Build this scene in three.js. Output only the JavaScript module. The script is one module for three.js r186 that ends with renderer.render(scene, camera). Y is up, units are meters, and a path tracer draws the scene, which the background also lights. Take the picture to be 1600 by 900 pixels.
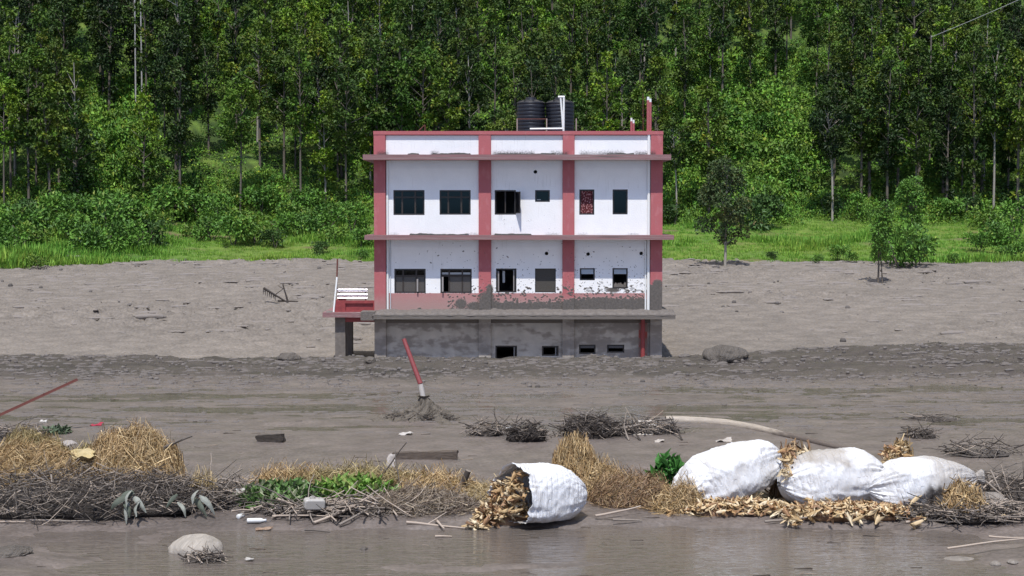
import * as THREE from 'three';
import { Sky } from 'three/addons/objects/Sky.js';
import { mergeGeometries } from 'three/addons/utils/BufferGeometryUtils.js';

// ---------------------------------------------------------------- camera, sky, sun, exposure
const scene = new THREE.Scene();
const CAMH = 2.8, F = 2449, PITCH = Math.atan(120 / F);
const camera = new THREE.PerspectiveCamera(2 * Math.atan(450 / F) * 180 / Math.PI, 16 / 9, 0.1, 3000);
camera.position.set(0, CAMH, 0);
camera.rotation.x = -PITCH;
scene.add(camera);

const SUN = new THREE.Vector3(-0.1, 2.0, 1.0).normalize();
const sky = new Sky();
sky.name = 'sky';
sky.scale.setScalar(2000);
const su = sky.material.uniforms;
su.sunPosition.value.copy(SUN);
su.turbidity.value = 10; su.rayleigh.value = 0.38; su.mieCoefficient.value = 0.004; su.mieDirectionalG.value = 0.75;
su.cloudCoverage.value = 0.72; su.cloudDensity.value = 0.6; su.cloudScale.value = 0.0002; su.cloudElevation.value = 0.5;
sky.userData = { kind: 'structure' };
scene.add(sky);
scene.environmentIntensity = 0.21;
const sun = new THREE.DirectionalLight(new THREE.Color(1, 0.955, 0.88), 4.8);
sun.position.copy(SUN).multiplyScalar(200).add(new THREE.Vector3(0, 0, -70));
sun.target.position.set(0, 0, -70);
sun.castShadow = true;
Object.assign(sun.shadow.camera, { left: -110, right: 110, top: 110, bottom: -110, near: 1, far: 500 });
sun.shadow.mapSize.set(4096, 4096);
scene.add(sun, sun.target);
const renderer = new THREE.WebGLRenderer({ antialias: true });
renderer.toneMapping = THREE.LinearToneMapping;
renderer.toneMappingExposure = 1.0;
renderer.shadowMap.enabled = true;

// ---------------------------------------------------------------- random numbers and noise
function RNG(s) { let a = s >>> 0; return () => { a = (a + 0x6D2B79F5) | 0; let t = Math.imul(a ^ (a >>> 15), 1 | a); t = (t + Math.imul(t ^ (t >>> 7), 61 | t)) ^ t; return ((t ^ (t >>> 14)) >>> 0) / 4294967296; }; }
const R0 = RNG(77);
const rr = (r, a, b) => a + (b - a) * r();
const PERM = new Uint8Array(1024);
{ const p = [...Array(256).keys()]; for (let i = 255; i > 0; i--) { const j = Math.floor(R0() * (i + 1)); [p[i], p[j]] = [p[j], p[i]]; } for (let i = 0; i < 1024; i++) PERM[i] = p[i & 255]; }
const GX = [], GY = [];
for (let i = 0; i < 256; i++) { const a = i / 256 * Math.PI * 2 * 7.13; GX.push(Math.cos(a)); GY.push(Math.sin(a)); }
function n2(x, y, per = 256) {
  let X = Math.floor(x), Y = Math.floor(y); const fx = x - X, fy = y - Y;
  const m = (k) => ((k % per) + per) % per;
  const x0 = m(X) & 255, x1 = m(X + 1) & 255, y0 = m(Y) & 255, y1 = m(Y + 1) & 255;
  const u = fx * fx * fx * (fx * (fx * 6 - 15) + 10), v = fy * fy * fy * (fy * (fy * 6 - 15) + 10);
  const g = (h, a, b) => GX[h] * a + GY[h] * b;
  const aa = g(PERM[PERM[x0] + y0], fx, fy), ba = g(PERM[PERM[x1] + y0], fx - 1, fy), ab = g(PERM[PERM[x0] + y1], fx, fy - 1), bb = g(PERM[PERM[x1] + y1], fx - 1, fy - 1);
  return 1.5 * ((aa + (ba - aa) * u) + ((ab + (bb - ab) * u) - (aa + (ba - aa) * u)) * v);
}
function fbm(x, y, o = 4, per = 256, gain = 0.5) { let s = 0, a = 1, t = 0; for (let i = 0; i < o; i++) { s += a * n2(x + i * 17.3 * (per === 256 ? 1 : 0), y, per); t += a; a *= gain; x *= 2; y *= 2; per = Math.min(per * 2, 256); } return s / t; }
const sst = (a, b, x) => { const t = Math.min(1, Math.max(0, (x - a) / (b - a))); return t * t * (3 - 2 * t); };
const mixn = (a, b, t) => a + (b - a) * t;
const clamp = (x, a = 0, b = 1) => Math.min(b, Math.max(a, x));

// ---------------------------------------------------------------- names, labels, helpers
const used = new Map();
function numbered(n) { const k = used.get(n) || 0; used.set(n, k + 1); return k ? n + '_' + String(k).padStart(3, '0') : n; }
function tag(o, label, category, group) { o.userData = { label, category }; if (group) o.userData.group = group; return o; }
function thing(name, label, category, pos = [0, 0, 0], group) { const g = new THREE.Group(); g.name = numbered(name); g.position.set(...pos); tag(g, label, category, group); scene.add(g); return g; }
function part(name, geo, mat, parent) { const m = new THREE.Mesh(geo, mat); m.name = name; m.castShadow = m.receiveShadow = true; parent.add(m); return m; }
function single(name, geo, mat, label, category, pos = [0, 0, 0], group) { const m = new THREE.Mesh(geo, mat); m.name = numbered(name); m.castShadow = m.receiveShadow = true; m.position.set(...pos); tag(m, label, category, group); scene.add(m); return m; }
function struct(name, geo, mat) { const m = new THREE.Mesh(geo, mat); m.name = name; m.receiveShadow = m.castShadow = true; m.userData = { kind: 'structure' }; scene.add(m); return m; }
const lin = (r, g, b) => new THREE.Color().setRGB(r, g, b);
function std(c, rough = 0.85, extra = {}) { return new THREE.MeshStandardMaterial({ color: lin(...c), roughness: rough, ...extra }); }
function box(x0, x1, y0, y1, z0, z1) { const g = new THREE.BoxGeometry(x1 - x0, y1 - y0, z1 - z0); g.translate((x0 + x1) / 2, (y0 + y1) / 2, (z0 + z1) / 2); return g; }
function merge(list) { return mergeGeometries(list.map((g) => { const q = g.index ? g.toNonIndexed() : g; for (const k of Object.keys(q.attributes)) if (!['position', 'normal', 'uv'].includes(k)) q.deleteAttribute(k); if (!q.attributes.uv) q.setAttribute('uv', new THREE.BufferAttribute(new Float32Array(q.attributes.position.count * 2), 2)); return q; })); }
function cyl(p, q, r0, r1 = r0, seg = 10) { const a = new THREE.Vector3(...p), b = new THREE.Vector3(...q), d = b.clone().sub(a), L = d.length(); const g = new THREE.CylinderGeometry(r1, r0, L, seg); g.translate(0, L / 2, 0); g.applyQuaternion(new THREE.Quaternion().setFromUnitVectors(new THREE.Vector3(0, 1, 0), d.normalize())); g.translate(a.x, a.y, a.z); return g; }
function tex(w, h, fn, srgb = false, wrap = true) {   // fn(i, j) -> [r, g, b] 0..1 (sRGB-encoded when srgb)
  const d = new Uint8Array(w * h * 4);
  for (let j = 0; j < h; j++) for (let i = 0; i < w; i++) { const c = fn(i, j), k = (j * w + i) * 4; d[k] = clamp(c[0]) * 255; d[k + 1] = clamp(c[1]) * 255; d[k + 2] = clamp(c[2]) * 255; d[k + 3] = 255; }
  const t = new THREE.DataTexture(d, w, h, THREE.RGBAFormat); t.magFilter = THREE.LinearFilter; t.minFilter = THREE.LinearFilter; if (wrap) t.wrapS = t.wrapT = THREE.RepeatWrapping; if (srgb) t.colorSpace = THREE.SRGBColorSpace; t.needsUpdate = true; return t;
}
const enc = (x) => (x <= 0.0031308 ? 12.92 * x : 1.055 * Math.pow(x, 1 / 2.4) - 0.055);
const grey = (v) => [v, v, v];
// where a line of sight of the photograph meets depth d (metres in front of the camera): used to measure places
function P(px, py, d) { const u = (px - 800) / F, v = (450 - py) / F, c = Math.cos(PITCH), s = Math.sin(PITCH), k = d / (c + v * s); return [u * k, CAMH + (v * c - s) * k, -d]; }

// ---------------------------------------------------------------- the lie of the land
const grassEdge = (x) => 119.5 + 1.6 * n2(x * 0.11, 3.3) + 0.9 * n2(x * 0.5, 9.1) - 9 * sst(-25, -36, x) - 1.5 * sst(22, 40, x);
const crestH = (x) => 0.07 + 0.25 * sst(2.2, 7.8, x) + 0.05 * sst(-5, -9, x) + 0.02 * n2(x * 0.9, 4.2) + 0.035 * fbm(x * 1.7 + 3, 8.1, 4);
function H(x, d) {
  if (d < 31.5) {
    const streak = fbm(x * 0.35, d * 1.5, 4), fine = fbm(x * 3.1, d * 4.2, 3), wob = n2(x * 0.3, d * 0.2 + 40);
    let h = -0.012 + 0.062 * streak + 0.016 * fine;                                  // shallow flow over mud in front
    h += 0.075 * sst(3.4, 4.6, x - 0.12 * (d - 12)) * sst(15, 13.2, d);               // mud bar to the right
    h += 0.05 * sst(-3.3, -4.0, x) * sst(13.2, 12.2, d);
    h -= 0.035 * sst(-1.2, 0.2, x) * sst(3.6, 2.0, x) * sst(14, 13.4, d) * sst(12.0, 12.8, d);
    const bank = sst(13.55, 14.15, d + 0.25 * wob + 0.12 * fine) * (1 - sst(16.0, 17.2, d + 0.4 * wob));
    h = mixn(h, 0.055 + 0.02 * fine + 0.03 * wob, bank);
    const flat = sst(16.0, 17.2, d + 0.4 * wob) * (1 - sst(19.6, 20.6, d + 0.8 * wob));
    h = mixn(h, 0.018 + 0.008 * wob + 0.0022 * fine, flat);
    const river = sst(19.6, 20.6, d + 0.8 * wob) * (1 - sst(24.2, 26.2, d + 0.8 * n2(x * 0.15, 77)));
    h = mixn(h, 0.001 + 0.04 * fbm(x * 0.22 + 9, d * 1.25, 4) + 0.018 * fbm(x * 1.3, d * 4, 3), river);
    const berm = sst(24.2, 26.4, d + 0.8 * n2(x * 0.15, 77));
    const rise = mixn(0.035, crestH(x), sst(25.5, 29.0, d));
    const cl = fbm(x * 2.4, d * 2.0, 4), ridg = 1 - Math.abs(fbm(x * 1.1 + 5, d * 2.2, 3));
    h = mixn(h, rise + 0.055 * cl + 0.05 * (ridg - 0.8), berm);
    if (d > 29.2) h -= 0.75 * (d - 29.2) * (d - 29.2) * 0.35 + 0.1 * (d - 29.2);
    return h;
  }
  const pl = -3.05 + 0.0315 * (d - 58) * sst(56, 66, d) + 0.10 * n2(x * 0.06, d * 0.05);
  const lump = sst(61, 72, d + 4 * n2(x * 0.07, d * 0.1)), lone = sst(-0.15, 0.35, n2(x * 0.055 + 3, d * 0.07));
  const st = fbm(x * 0.16 + 0.3 * n2(x * 0.4, d * 0.4), d * 0.42, 3);                   // broken steps in the drying mud
  const saw = st * 5 - Math.floor(st * 5);
  const mud = pl + lump * (0.24 * (1 - saw) * (0.25 + 0.75 * lone) + 0.16 * fbm(x * 0.8, d * 0.7, 4) * (0.35 + lone)) + 0.02 * fbm(x * 0.7, d * 0.35, 3);
  const e = grassEdge(x);
  if (d < e) return mud + 0.14 * sst(e - 10, e, d) * (0.5 + 0.8 * fbm(x * 0.5, d * 0.7, 3));
  const f = d - e, ter = f * 0.5 - Math.floor(f * 0.5);
  let h = -3.05 + 0.0315 * (e - 58) + 0.16 + 0.15 * (f - (ter - sst(0.55, 1, ter)) * 1.1) + 0.14 * n2(x * 0.3, d * 0.4);
  const hd = Math.max(0, d - 137 - 3 * n2(x * 0.04, 5.5));
  h += 0.46 * hd * hd / (hd + 7) + sst(0, 12, hd) * (1.6 * n2(x * 0.06, d * 0.05) + 0.5 * n2(x * 0.2, d * 0.2));
  return h;
}
function G(px, py, dmin = 8) {                                                         // ground under a point of the photograph
  let a = dmin, st = 0.25;
  for (let d = dmin; d < 260; d += st) { const p = P(px, py, d); if (p[1] < H(p[0], d)) { let lo = a, hi = d; for (let i = 0; i < 18; i++) { const m = (lo + hi) / 2, q = P(px, py, m); if (q[1] < H(q[0], m)) hi = m; else lo = m; } const q = P(px, py, hi); return [q[0], H(q[0], hi), -hi]; } a = d; }
  return P(px, py, 260);
}
// open, brightly overgrown places on the slope, by where the photograph shows them, and a few more
function clearing(x, d, px, py) { const b = (x0, x1, y0, y1, k) => k * sst(x0 - 12, x0 + 12, px) * sst(x1 + 12, x1 - 12, px) * sst(y0 - 12, y0 + 12, py) * sst(y1 + 12, y1 - 12, py); return clamp(b(1050, 1285, 90, 330, 0.85) + b(1275, 1325, -30, 60, 0.7) + b(115, 232, 130, 330, 0.8) + b(750, 795, -20, 220, 0.6) + b(350, 400, 60, 160, 0.5) + b(590, 660, 20, 120, 0.4) + b(1440, 1570, 190, 340, 0.35) + 0.5 * sst(0.35, 0.6, n2(x * 0.09 + 2, d * 0.06)) + sst(136, 130, d)); }
const onGround = (x, z, dy = 0) => [x, H(x, -z) + dy, z];

// ---------------------------------------------------------------- ground materials
const TS = 1024;
const mudNoise = tex(TS, TS, (i, j) => { const x = i / TS, y = j / TS; const a = fbm(x * 8, y * 8, 5, 8), b = fbm(x * 64, y * 64, 3, 64), v = 0.86 + 0.16 * a + 0.12 * b; return [v, v * 0.99, v * 0.98].map((q) => q * 0.98); }, false);
mudNoise.colorSpace = THREE.SRGBColorSpace;
const mudBump = tex(TS, TS, (i, j) => { const x = i / TS, y = j / TS; const a = fbm(x * 16, y * 16, 6, 16, 0.62), c = 1 - Math.abs(fbm(x * 10, y * 24, 4, 240)); return grey(0.5 + 0.36 * a + 0.12 * (c - 0.8)); });
const wetRough = tex(512, 512, (i, j) => { const x = i / 512, y = j / 512; const a = fbm(x * 6, y * 10, 5, 30); return grey(0.62 + 0.35 * a); });
const rippleBump = tex(TS, TS, (i, j) => { const x = i / TS, y = j / TS; const w = 0.35 * n2(x * 6, y * 6, 6); const a = fbm(x * 12, y * 64 + w, 3, 192), b = fbm(x * 5, y * 20, 4, 20); return grey(0.5 + 0.3 * a + 0.25 * b); });
function tiled(t, sx, sy = sx) { const c = t.clone(); c.repeat.set(1 / sx, 1 / sy); c.needsUpdate = true; return c; }
const M = {};
M.mudNear = new THREE.MeshStandardMaterial({ color: lin(0.214, 0.181, 0.164), vertexColors: true, roughness: 0.72, map: tiled(mudNoise, 2.6), bumpMap: tiled(mudBump, 2.3, 1.5), bumpScale: 0.026, roughnessMap: tiled(wetRough, 3.1) });
M.mudFar = new THREE.MeshStandardMaterial({ color: lin(0.272, 0.241, 0.213), vertexColors: true, roughness: 0.9, map: tiled(mudNoise, 9), bumpMap: tiled(mudBump, 5), bumpScale: 0.13 });
M.water = new THREE.MeshPhysicalMaterial({ color: lin(0.115, 0.097, 0.084), roughness: 0.045, ior: 1.33, bumpMap: tiled(rippleBump, 2.8, 2.2), bumpScale: 0.011 });
M.river = new THREE.MeshPhysicalMaterial({ color: lin(0.095, 0.08, 0.064), roughness: 0.06, ior: 1.33, bumpMap: tiled(rippleBump, 4.5, 3.4), bumpScale: 0.02 });
M.grassGround = new THREE.MeshStandardMaterial({ color: lin(1, 1, 1), vertexColors: true, roughness: 0.95, map: tiled(mudNoise, 6), bumpMap: tiled(mudBump, 5), bumpScale: 0.12 });

// a sheet of ground between two depths; rows are world depths, columns spread with depth
function sheet(rows, half, cols, color, hfun = (x, d) => H(x, d), warp) {
  const nr = rows.length, pos = new Float32Array(nr * (cols + 1) * 3), uv = new Float32Array(nr * (cols + 1) * 2), col = new Float32Array(nr * (cols + 1) * 3), idx = [];
  let k = 0;
  for (let r = 0; r < nr; r++) for (let c = 0; c <= cols; c++, k++) {
    let d = rows[r]; const x = (c / cols * 2 - 1) * half(d); if (warp) d = warp(x, d, r);
    pos[k * 3] = x; pos[k * 3 + 1] = hfun(x, d, r); pos[k * 3 + 2] = -d; uv[k * 2] = x; uv[k * 2 + 1] = d;
    const q = color ? color(x, d) : [1, 1, 1]; col.set(q, k * 3);
    if (r < nr - 1 && c < cols) { const a = k, b = k + 1, e = k + cols + 1, f = e + 1; idx.push(a, b, e, b, f, e); }
  }
  const g = new THREE.BufferGeometry(); g.setAttribute('position', new THREE.BufferAttribute(pos, 3)); g.setAttribute('uv', new THREE.BufferAttribute(uv, 2)); g.setAttribute('color', new THREE.BufferAttribute(col, 3)); g.setIndex(idx); g.computeVertexNormals(); return g;
}
const rowsOf = (a, b, s0, s1) => { const o = []; for (let d = a; d < b; d += mixn(s0, s1, (d - a) / (b - a))) o.push(d); o.push(b); return o; };
{
  const c1 = (x, d) => { const v = 0.94 + 0.16 * fbm(x * 0.5, d * 0.9, 4); const wet = 0.26 * sst(0.02, -0.22, fbm(x * 0.45 + 3, d * 1.7, 4)) * sst(16.5, 15, d) + 0.16 * sst(0.0, -0.25, fbm(x * 0.3 + 13, d * 1.9, 4)) * sst(19.5, 21, d); const dk = wet + sst(25.2, 26.6, d + 0.7 * n2(x * 0.3, 8) + 0.5 * fbm(x * 1.2, d * 2, 3)) * 0.56 + 0.1 * sst(0.2, 0.5, fbm(x * 0.25, d * 1.1 + 30, 3)); const q = v * (1 - dk); return [q, q * (1 - 0.01 * n2(x, d)), q]; };
  struct('mud_flat', sheet([3, 5, 7, 9, ...rowsOf(10.5, 32, 0.035, 0.085)], (d) => 4 + 0.42 * d, 620, c1), M.mudNear);
  const w = (rows, half) => sheet(rows, half, 2, null, () => 0);
  const wg = w([4, 10, 15.2], (d) => 4 + 0.4 * d); struct('shallow_water', wg, M.water);
  const rg = w([17.6, 22, 27.6], (d) => 4 + 0.4 * d); struct('river_water', rg, M.river);
  struct('river_bank', sheet([-150, -60, -20, 0, 3.2], () => 150, 6, null, (x, d) => -0.06), M.mudNear);
  const c2 = (x, d) => { const smooth = 1 - sst(59, 69, d + 5 * n2(x * 0.08, d * 0.1)); const v = 0.93 + 0.15 * fbm(x * 0.08, d * 0.16, 4) + 0.1 * smooth; return [v, v * 0.995, v * 0.985]; };
  struct('mud_plain', sheet([31.4, 33, 36, 42, 48, ...rowsOf(54, 121.5, 0.24, 0.26)], (d) => 8 + 0.40 * d, 520, c2, (x, d) => (d < 31.6 ? H(x, 31.49) - 0.02 : d < 40 ? mixn(H(x, 31.49), H(x, 42), sst(31, 41, d)) : H(x, Math.min(d, grassEdge(x) - 0.01)) - (d > grassEdge(x) ? 0.05 * (d - grassEdge(x)) : 0))), M.mudFar);
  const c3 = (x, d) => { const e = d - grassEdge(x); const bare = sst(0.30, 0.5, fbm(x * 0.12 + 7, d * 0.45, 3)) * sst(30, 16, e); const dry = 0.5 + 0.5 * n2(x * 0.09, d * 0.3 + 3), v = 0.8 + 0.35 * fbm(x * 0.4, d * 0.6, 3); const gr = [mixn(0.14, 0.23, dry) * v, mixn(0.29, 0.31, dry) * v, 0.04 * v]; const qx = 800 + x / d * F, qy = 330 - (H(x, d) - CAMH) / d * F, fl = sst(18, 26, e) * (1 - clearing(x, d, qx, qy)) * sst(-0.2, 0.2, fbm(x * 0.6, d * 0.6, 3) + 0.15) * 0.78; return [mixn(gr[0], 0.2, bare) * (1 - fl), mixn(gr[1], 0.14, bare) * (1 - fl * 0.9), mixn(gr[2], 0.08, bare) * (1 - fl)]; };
  struct('grassy_hillside', sheet([119, 119.05, ...rowsOf(119.4, 150, 0.35, 0.8), ...rowsOf(151, 290, 1.2, 3)], (d) => 30 + 0.42 * d, 300, c3, (x, d, r) => (r === 0 ? H(x, d - 1.5) - 0.3 : H(x, d)), (x, d, r) => (d < 150 ? mixn(grassEdge(x) + 0.02, 150, (d - 119) / 31) : d)), M.grassGround);
}

// ---------------------------------------------------------------- the flooded house
const S = 60 / F, HX = 0.245, HY = -3.4;
const hx = (px, zf = 0) => (px - 800) * (60 - zf) / F - HX;
const hy = (py, zf = 0) => { const v = (450 - py) / F, t = Math.tan(PITCH); return CAMH + (v - t) / (1 + v * t) * (60 - zf) - HY; };
{
  // paint and mud of the front: one map over the whole front, in metres
  const W = 1200, Hh = 888, X0 = 560, X1 = 1060, Y0 = 198, Y1 = 568;
  const mask = new Float32Array(W * Hh), r = RNG(5);
  const kx = W / (X1 - X0), ky = Hh / (Y1 - Y0);
  const stamp = (px, py, a, b, ang, val) => {
    const R = Math.max(a, b) * kx * 1.3, cx = (px - X0) * kx, cy = (py - Y0) * ky, c = Math.cos(ang), s = Math.sin(ang), sd = r() * 50;
    for (let j = Math.max(0, Math.floor(cy - R)); j < Math.min(Hh, cy + R); j++) for (let i = Math.max(0, Math.floor(cx - R)); i < Math.min(W, cx + R); i++) {
      const dx = (i - cx) / kx, dy = (j - cy) / ky, u = (dx * c + dy * s) / a, v = (-dx * s + dy * c) / b;
      const q = u * u + v * v + 0.55 * n2(dx * 0.9 + sd, dy * 0.9);
      if (q < 1) { const k = j * W + i; mask[k] = Math.max(mask[k], val * Math.min(1, (1 - q) * 3)); }
    }
  };
  // specks thrown up by the flow
  for (let i = 0; i < 900; i++) {
    const px = 608 + r() * 408, py = 376 + Math.pow(r(), 0.6) * 82, dens = px < 690 ? 0.12 : px < 750 ? 0.75 : px < 880 ? 0.55 : 0.9;
    if (r() > dens * (0.35 + 0.65 * sst(376, 450, py))) continue;
    const big = r() < 0.06; stamp(px, py, big ? rr(r, 1.4, 2.6) : rr(r, 0.5, 1.2), big ? rr(r, 0.8, 1.2) : rr(r, 0.3, 0.6), rr(r, -1.2, 1.2), 0.9);
  }
  for (let i = 0; i < 620; i++) { const px = rr(r, 700, 1034), py = rr(r, 446, 484); if (r() > sst(425, 475, py) * (px < 750 ? 0.7 : 1)) continue; stamp(px, py, rr(r, 0.8, 3.4), rr(r, 0.6, 1.9), rr(r, -1, 1), 1); }
  for (const [x, y, a, b] of [[760, 470, 14, 18], [765, 452, 6, 10], [742, 478, 14, 8], [1026, 462, 12, 24], [1027, 442, 9, 7], [720, 474, 10, 9], [655, 482, 4, 2.5], [958, 452, 12, 4]]) stamp(x, y, a, b, 0, 1);
  for (let i = 0; i < 26; i++) stamp(rr(r, 898, 1016), rr(r, 440, 456), rr(r, 2, 5), rr(r, 0.8, 2), rr(r, -0.6, 0.6), 0.55);
  for (let i = 0; i < 14; i++) stamp(rr(r, 772, 870), rr(r, 330, 362), rr(r, 0.3, 0.7), rr(r, 0.3, 0.6), 0, 0.6);
  const albedo = new Uint8Array(W * Hh * 4), bump = new Uint8Array(W * Hh * 4);
  for (let j = 0; j < Hh; j++) for (let i = 0; i < W; i++) {
    const px = X0 + i / kx, py = Y0 + j / ky, n1 = fbm(px * 0.06, py * 0.06, 4), nf = fbm(px * 0.5, py * 0.5, 3);
    const pil = (px > 584 && px < 603.6) || (px > 747.6 && px < 767.4) || (px > 878.6 && px < 897.4) || (px > 1015.6 && px < 1036);
    const jag = 0.8 * n2(px * 0.3, 4);
    let c, m = mask[j * W + i];
    if (py < 496) {
      const dust = sst(452, 480, py + 6 * n1);
      if (pil || py < 211.6) c = [0.385, 0.108, 0.115];
      else if (py > 457.2 + 0.3 * jag) c = [0.40, 0.185, 0.178];
      else c = [0.80, 0.795, 0.795];
      const f = 1 + 0.05 * n1 + 0.03 * nf; c = c.map((q) => q * f);
      if (pil) { const k = 0.22 * sst(0.1, 0.5, fbm(px * 0.12, py * 0.05, 3)); c = [mixn(c[0], 0.52, k), mixn(c[1], 0.25, k), mixn(c[2], 0.26, k)]; }
      if (py > 457.2) { const k = 0.55 * dust; c = [mixn(c[0], 0.3, k), mixn(c[1], 0.24, k), mixn(c[2], 0.21, k)]; }
      // mould and flaking at the foot of the parapet and of the upper walls
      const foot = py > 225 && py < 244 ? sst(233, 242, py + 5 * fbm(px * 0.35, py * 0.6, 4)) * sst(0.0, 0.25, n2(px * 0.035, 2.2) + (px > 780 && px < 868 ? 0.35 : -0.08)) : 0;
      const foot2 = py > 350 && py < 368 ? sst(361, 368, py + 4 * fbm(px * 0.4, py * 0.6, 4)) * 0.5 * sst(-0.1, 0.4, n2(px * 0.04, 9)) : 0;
      // faint grime washed down from the slabs and sills
      const run = sst(0.22, 0.5, fbm(px * 0.55, py * 0.03 + 4, 3)) * sst(0.0, 0.3, fbm(px * 0.03 + 8, py * 0.02, 3)) * 0.2; c = [mixn(c[0], 0.3, run), mixn(c[1], 0.28, run), mixn(c[2], 0.25, run)];
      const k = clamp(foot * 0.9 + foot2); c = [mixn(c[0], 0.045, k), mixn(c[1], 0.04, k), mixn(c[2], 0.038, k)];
      // standing mud line above the ledge
      const line = mixn(488, mixn(478, mixn(467, px > 1015.6 ? 441 : 461, sst(860, 910, px)), sst(740, 775, px)), sst(660, 710, px));
      m = Math.max(m, sst(line + 2.5, line - 1 + 5, py + 7 * fbm(px * 0.16, py * 0.16, 4)) );
    } else {
      c = pil ? [0.36, 0.33, 0.295] : [0.42, 0.395, 0.355];
      if (px > 998 && px < 1012) c = [0.35, 0.07, 0.06];
      const band = 0.8 * fbm(px * 0.02, py * 0.07, 5) + 0.6 * fbm(px * 0.07, py * 0.1, 4);
      const k = sst(-0.2, 0.26, band + (px > 890 ? 0.12 : 0.0) + (px < 604 ? 0.1 : 0) - (px > 767 && px < 880 ? 0.17 : 0)) * 0.82;
      const f = 1 + 0.25 * n1; c = c.map((q) => q * f); c = [mixn(c[0], 0.205, k), mixn(c[1], 0.182, k), mixn(c[2], 0.162, k)];
      const l = sst(0.2, 0.5, fbm(px * 0.05 + 20, py * 0.09, 4)) * 0.35; c = c.map((q, ii) => mixn(q, [0.3, 0.28, 0.26][ii], l));
    }
    const wet = 0.9 + 0.35 * fbm(px * 0.3, py * 0.3, 3);
    c = [mixn(c[0], 0.115 * wet, m), mixn(c[1], 0.101 * wet, m), mixn(c[2], 0.09 * wet, m)];
    const q = ((Hh - 1 - j) * W + i) * 4;
    for (let t = 0; t < 3; t++) albedo[q + t] = clamp(enc(clamp(c[t]))) * 255; albedo[q + 3] = 255;
    const b = 0.35 + 0.5 * m + 0.12 * nf + 0.25 * m * fbm(px, py, 2); bump[q] = bump[q + 1] = bump[q + 2] = clamp(b) * 255; bump[q + 3] = 255;
  }
  const mk = (d, s) => { const t = new THREE.DataTexture(d, W, Hh, THREE.RGBAFormat); t.magFilter = t.minFilter = THREE.LinearFilter; if (s) t.colorSpace = THREE.SRGBColorSpace; t.needsUpdate = true; return t; };
  M.front = new THREE.MeshStandardMaterial({ color: 0xffffff, map: mk(albedo, true), bumpMap: mk(bump, false), bumpScale: 0.02, roughness: 0.8 });
  const wallUV = (g) => { const p = g.attributes.position, uv = new Float32Array(p.count * 2), ya = hy(Y1), yb = hy(Y0), xa = hx(X0), xb = hx(X1); for (let i = 0; i < p.count; i++) { uv[i * 2] = (p.getX(i) - xa) / (xb - xa); uv[i * 2 + 1] = (p.getY(i) - ya) / (yb - ya); } g.setAttribute('uv', new THREE.BufferAttribute(uv, 2)); return g; };
  const slabMap = tex(1024, 128, (i, j) => { const x = i * 0.02, y = j * 0.02, w = sst(0.05, 0.4, fbm(x * 0.6, y * 1.6, 5)), k = sst(0.25, 0.45, fbm(x * 1.3 + 40, y * 2, 4)); let c = [0.235, 0.125, 0.125]; c = c.map((q, t) => mixn(q, [0.27, 0.21, 0.20][t], w * 0.85)); c = c.map((q, t) => mixn(q, [0.06, 0.055, 0.05][t], k * 0.6)); const f = 1 + 0.2 * n2(x * 4, y * 4); return c.map((q) => enc(clamp(q * f))); }, true);
  M.slab = new THREE.MeshStandardMaterial({ map: tiled(slabMap, 6, 0.9), roughness: 0.85, bumpMap: tiled(mudBump, 0.8), bumpScale: 0.01 });
  const mudMap = tiled(mudNoise, 1.2);
  M.crust = new THREE.MeshStandardMaterial({ color: lin(0.21, 0.187, 0.17), map: mudMap, roughness: 0.9, bumpMap: tiled(mudBump, 0.6), bumpScale: 0.02 });
  M.wetConcrete = new THREE.MeshStandardMaterial({ color: lin(0.21, 0.188, 0.168), map: tiled(mudNoise, 0.9), roughness: 0.85, bumpMap: tiled(mudBump, 0.7), bumpScale: 0.015 });
  M.redPaint = new THREE.MeshStandardMaterial({ color: lin(0.36, 0.06, 0.062), map: tiled(mudNoise, 1.5), roughness: 0.6 });
  M.whitePaint = std([0.75, 0.76, 0.78], 0.6);
  M.plain = new THREE.MeshStandardMaterial({ color: lin(0.4, 0.4, 0.4), map: tiled(mudNoise, 2), roughness: 0.9 });
  M.frame = std([0.018, 0.016, 0.016], 0.5);
  M.darkFrame = std([0.03, 0.022, 0.018], 0.6);
  M.glass = new THREE.MeshPhysicalMaterial({ color: lin(0.2, 0.2, 0.21), transmission: 1, thickness: 0, roughness: 0.06, ior: 1.3 });
  M.dirtyGlass = new THREE.MeshStandardMaterial({ color: lin(0.11, 0.10, 0.092), map: tiled(mudNoise, 0.5), roughness: 0.55 });
  M.frosted = std([0.34, 0.35, 0.35], 0.35);
  M.pvc = std([0.74, 0.74, 0.72], 0.45);
  M.pipeGrey = std([0.5, 0.52, 0.55], 0.5);
  M.rust = new THREE.MeshStandardMaterial({ color: lin(0.2, 0.065, 0.05), map: tiled(mudNoise, 0.7), roughness: 0.75 });
  M.steel = new THREE.MeshStandardMaterial({ color: lin(0.75, 0.72, 0.76), metalness: 0.85, roughness: 0.28 });
  M.curtain = new THREE.MeshStandardMaterial({ map: tex(128, 256, (i, j) => { const x = i / 128, y = j / 256; const a = fbm(x * 9, y * 14, 3, 252), b = fbm(x * 20, y * 26, 2, 240); return a > 0.14 ? [0.62, 0.45, 0.45] : b > 0.1 ? [0.42, 0.12, 0.14] : [0.25, 0.07, 0.08]; }, true), roughness: 0.9 });

  const house = thing('flooded_house', 'white and red three storey concrete house buried in mud up to its ground floor', 'house', [HX, HY, -60]);
  const XL = hx(585), XR = hx(1034.5), D = -9;
  const bays = [[603, 748], [767, 879], [897, 1016]];
  const pillars = [[585, 603], [748, 767], [879, 897], [1016, 1034.5]];
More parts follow.
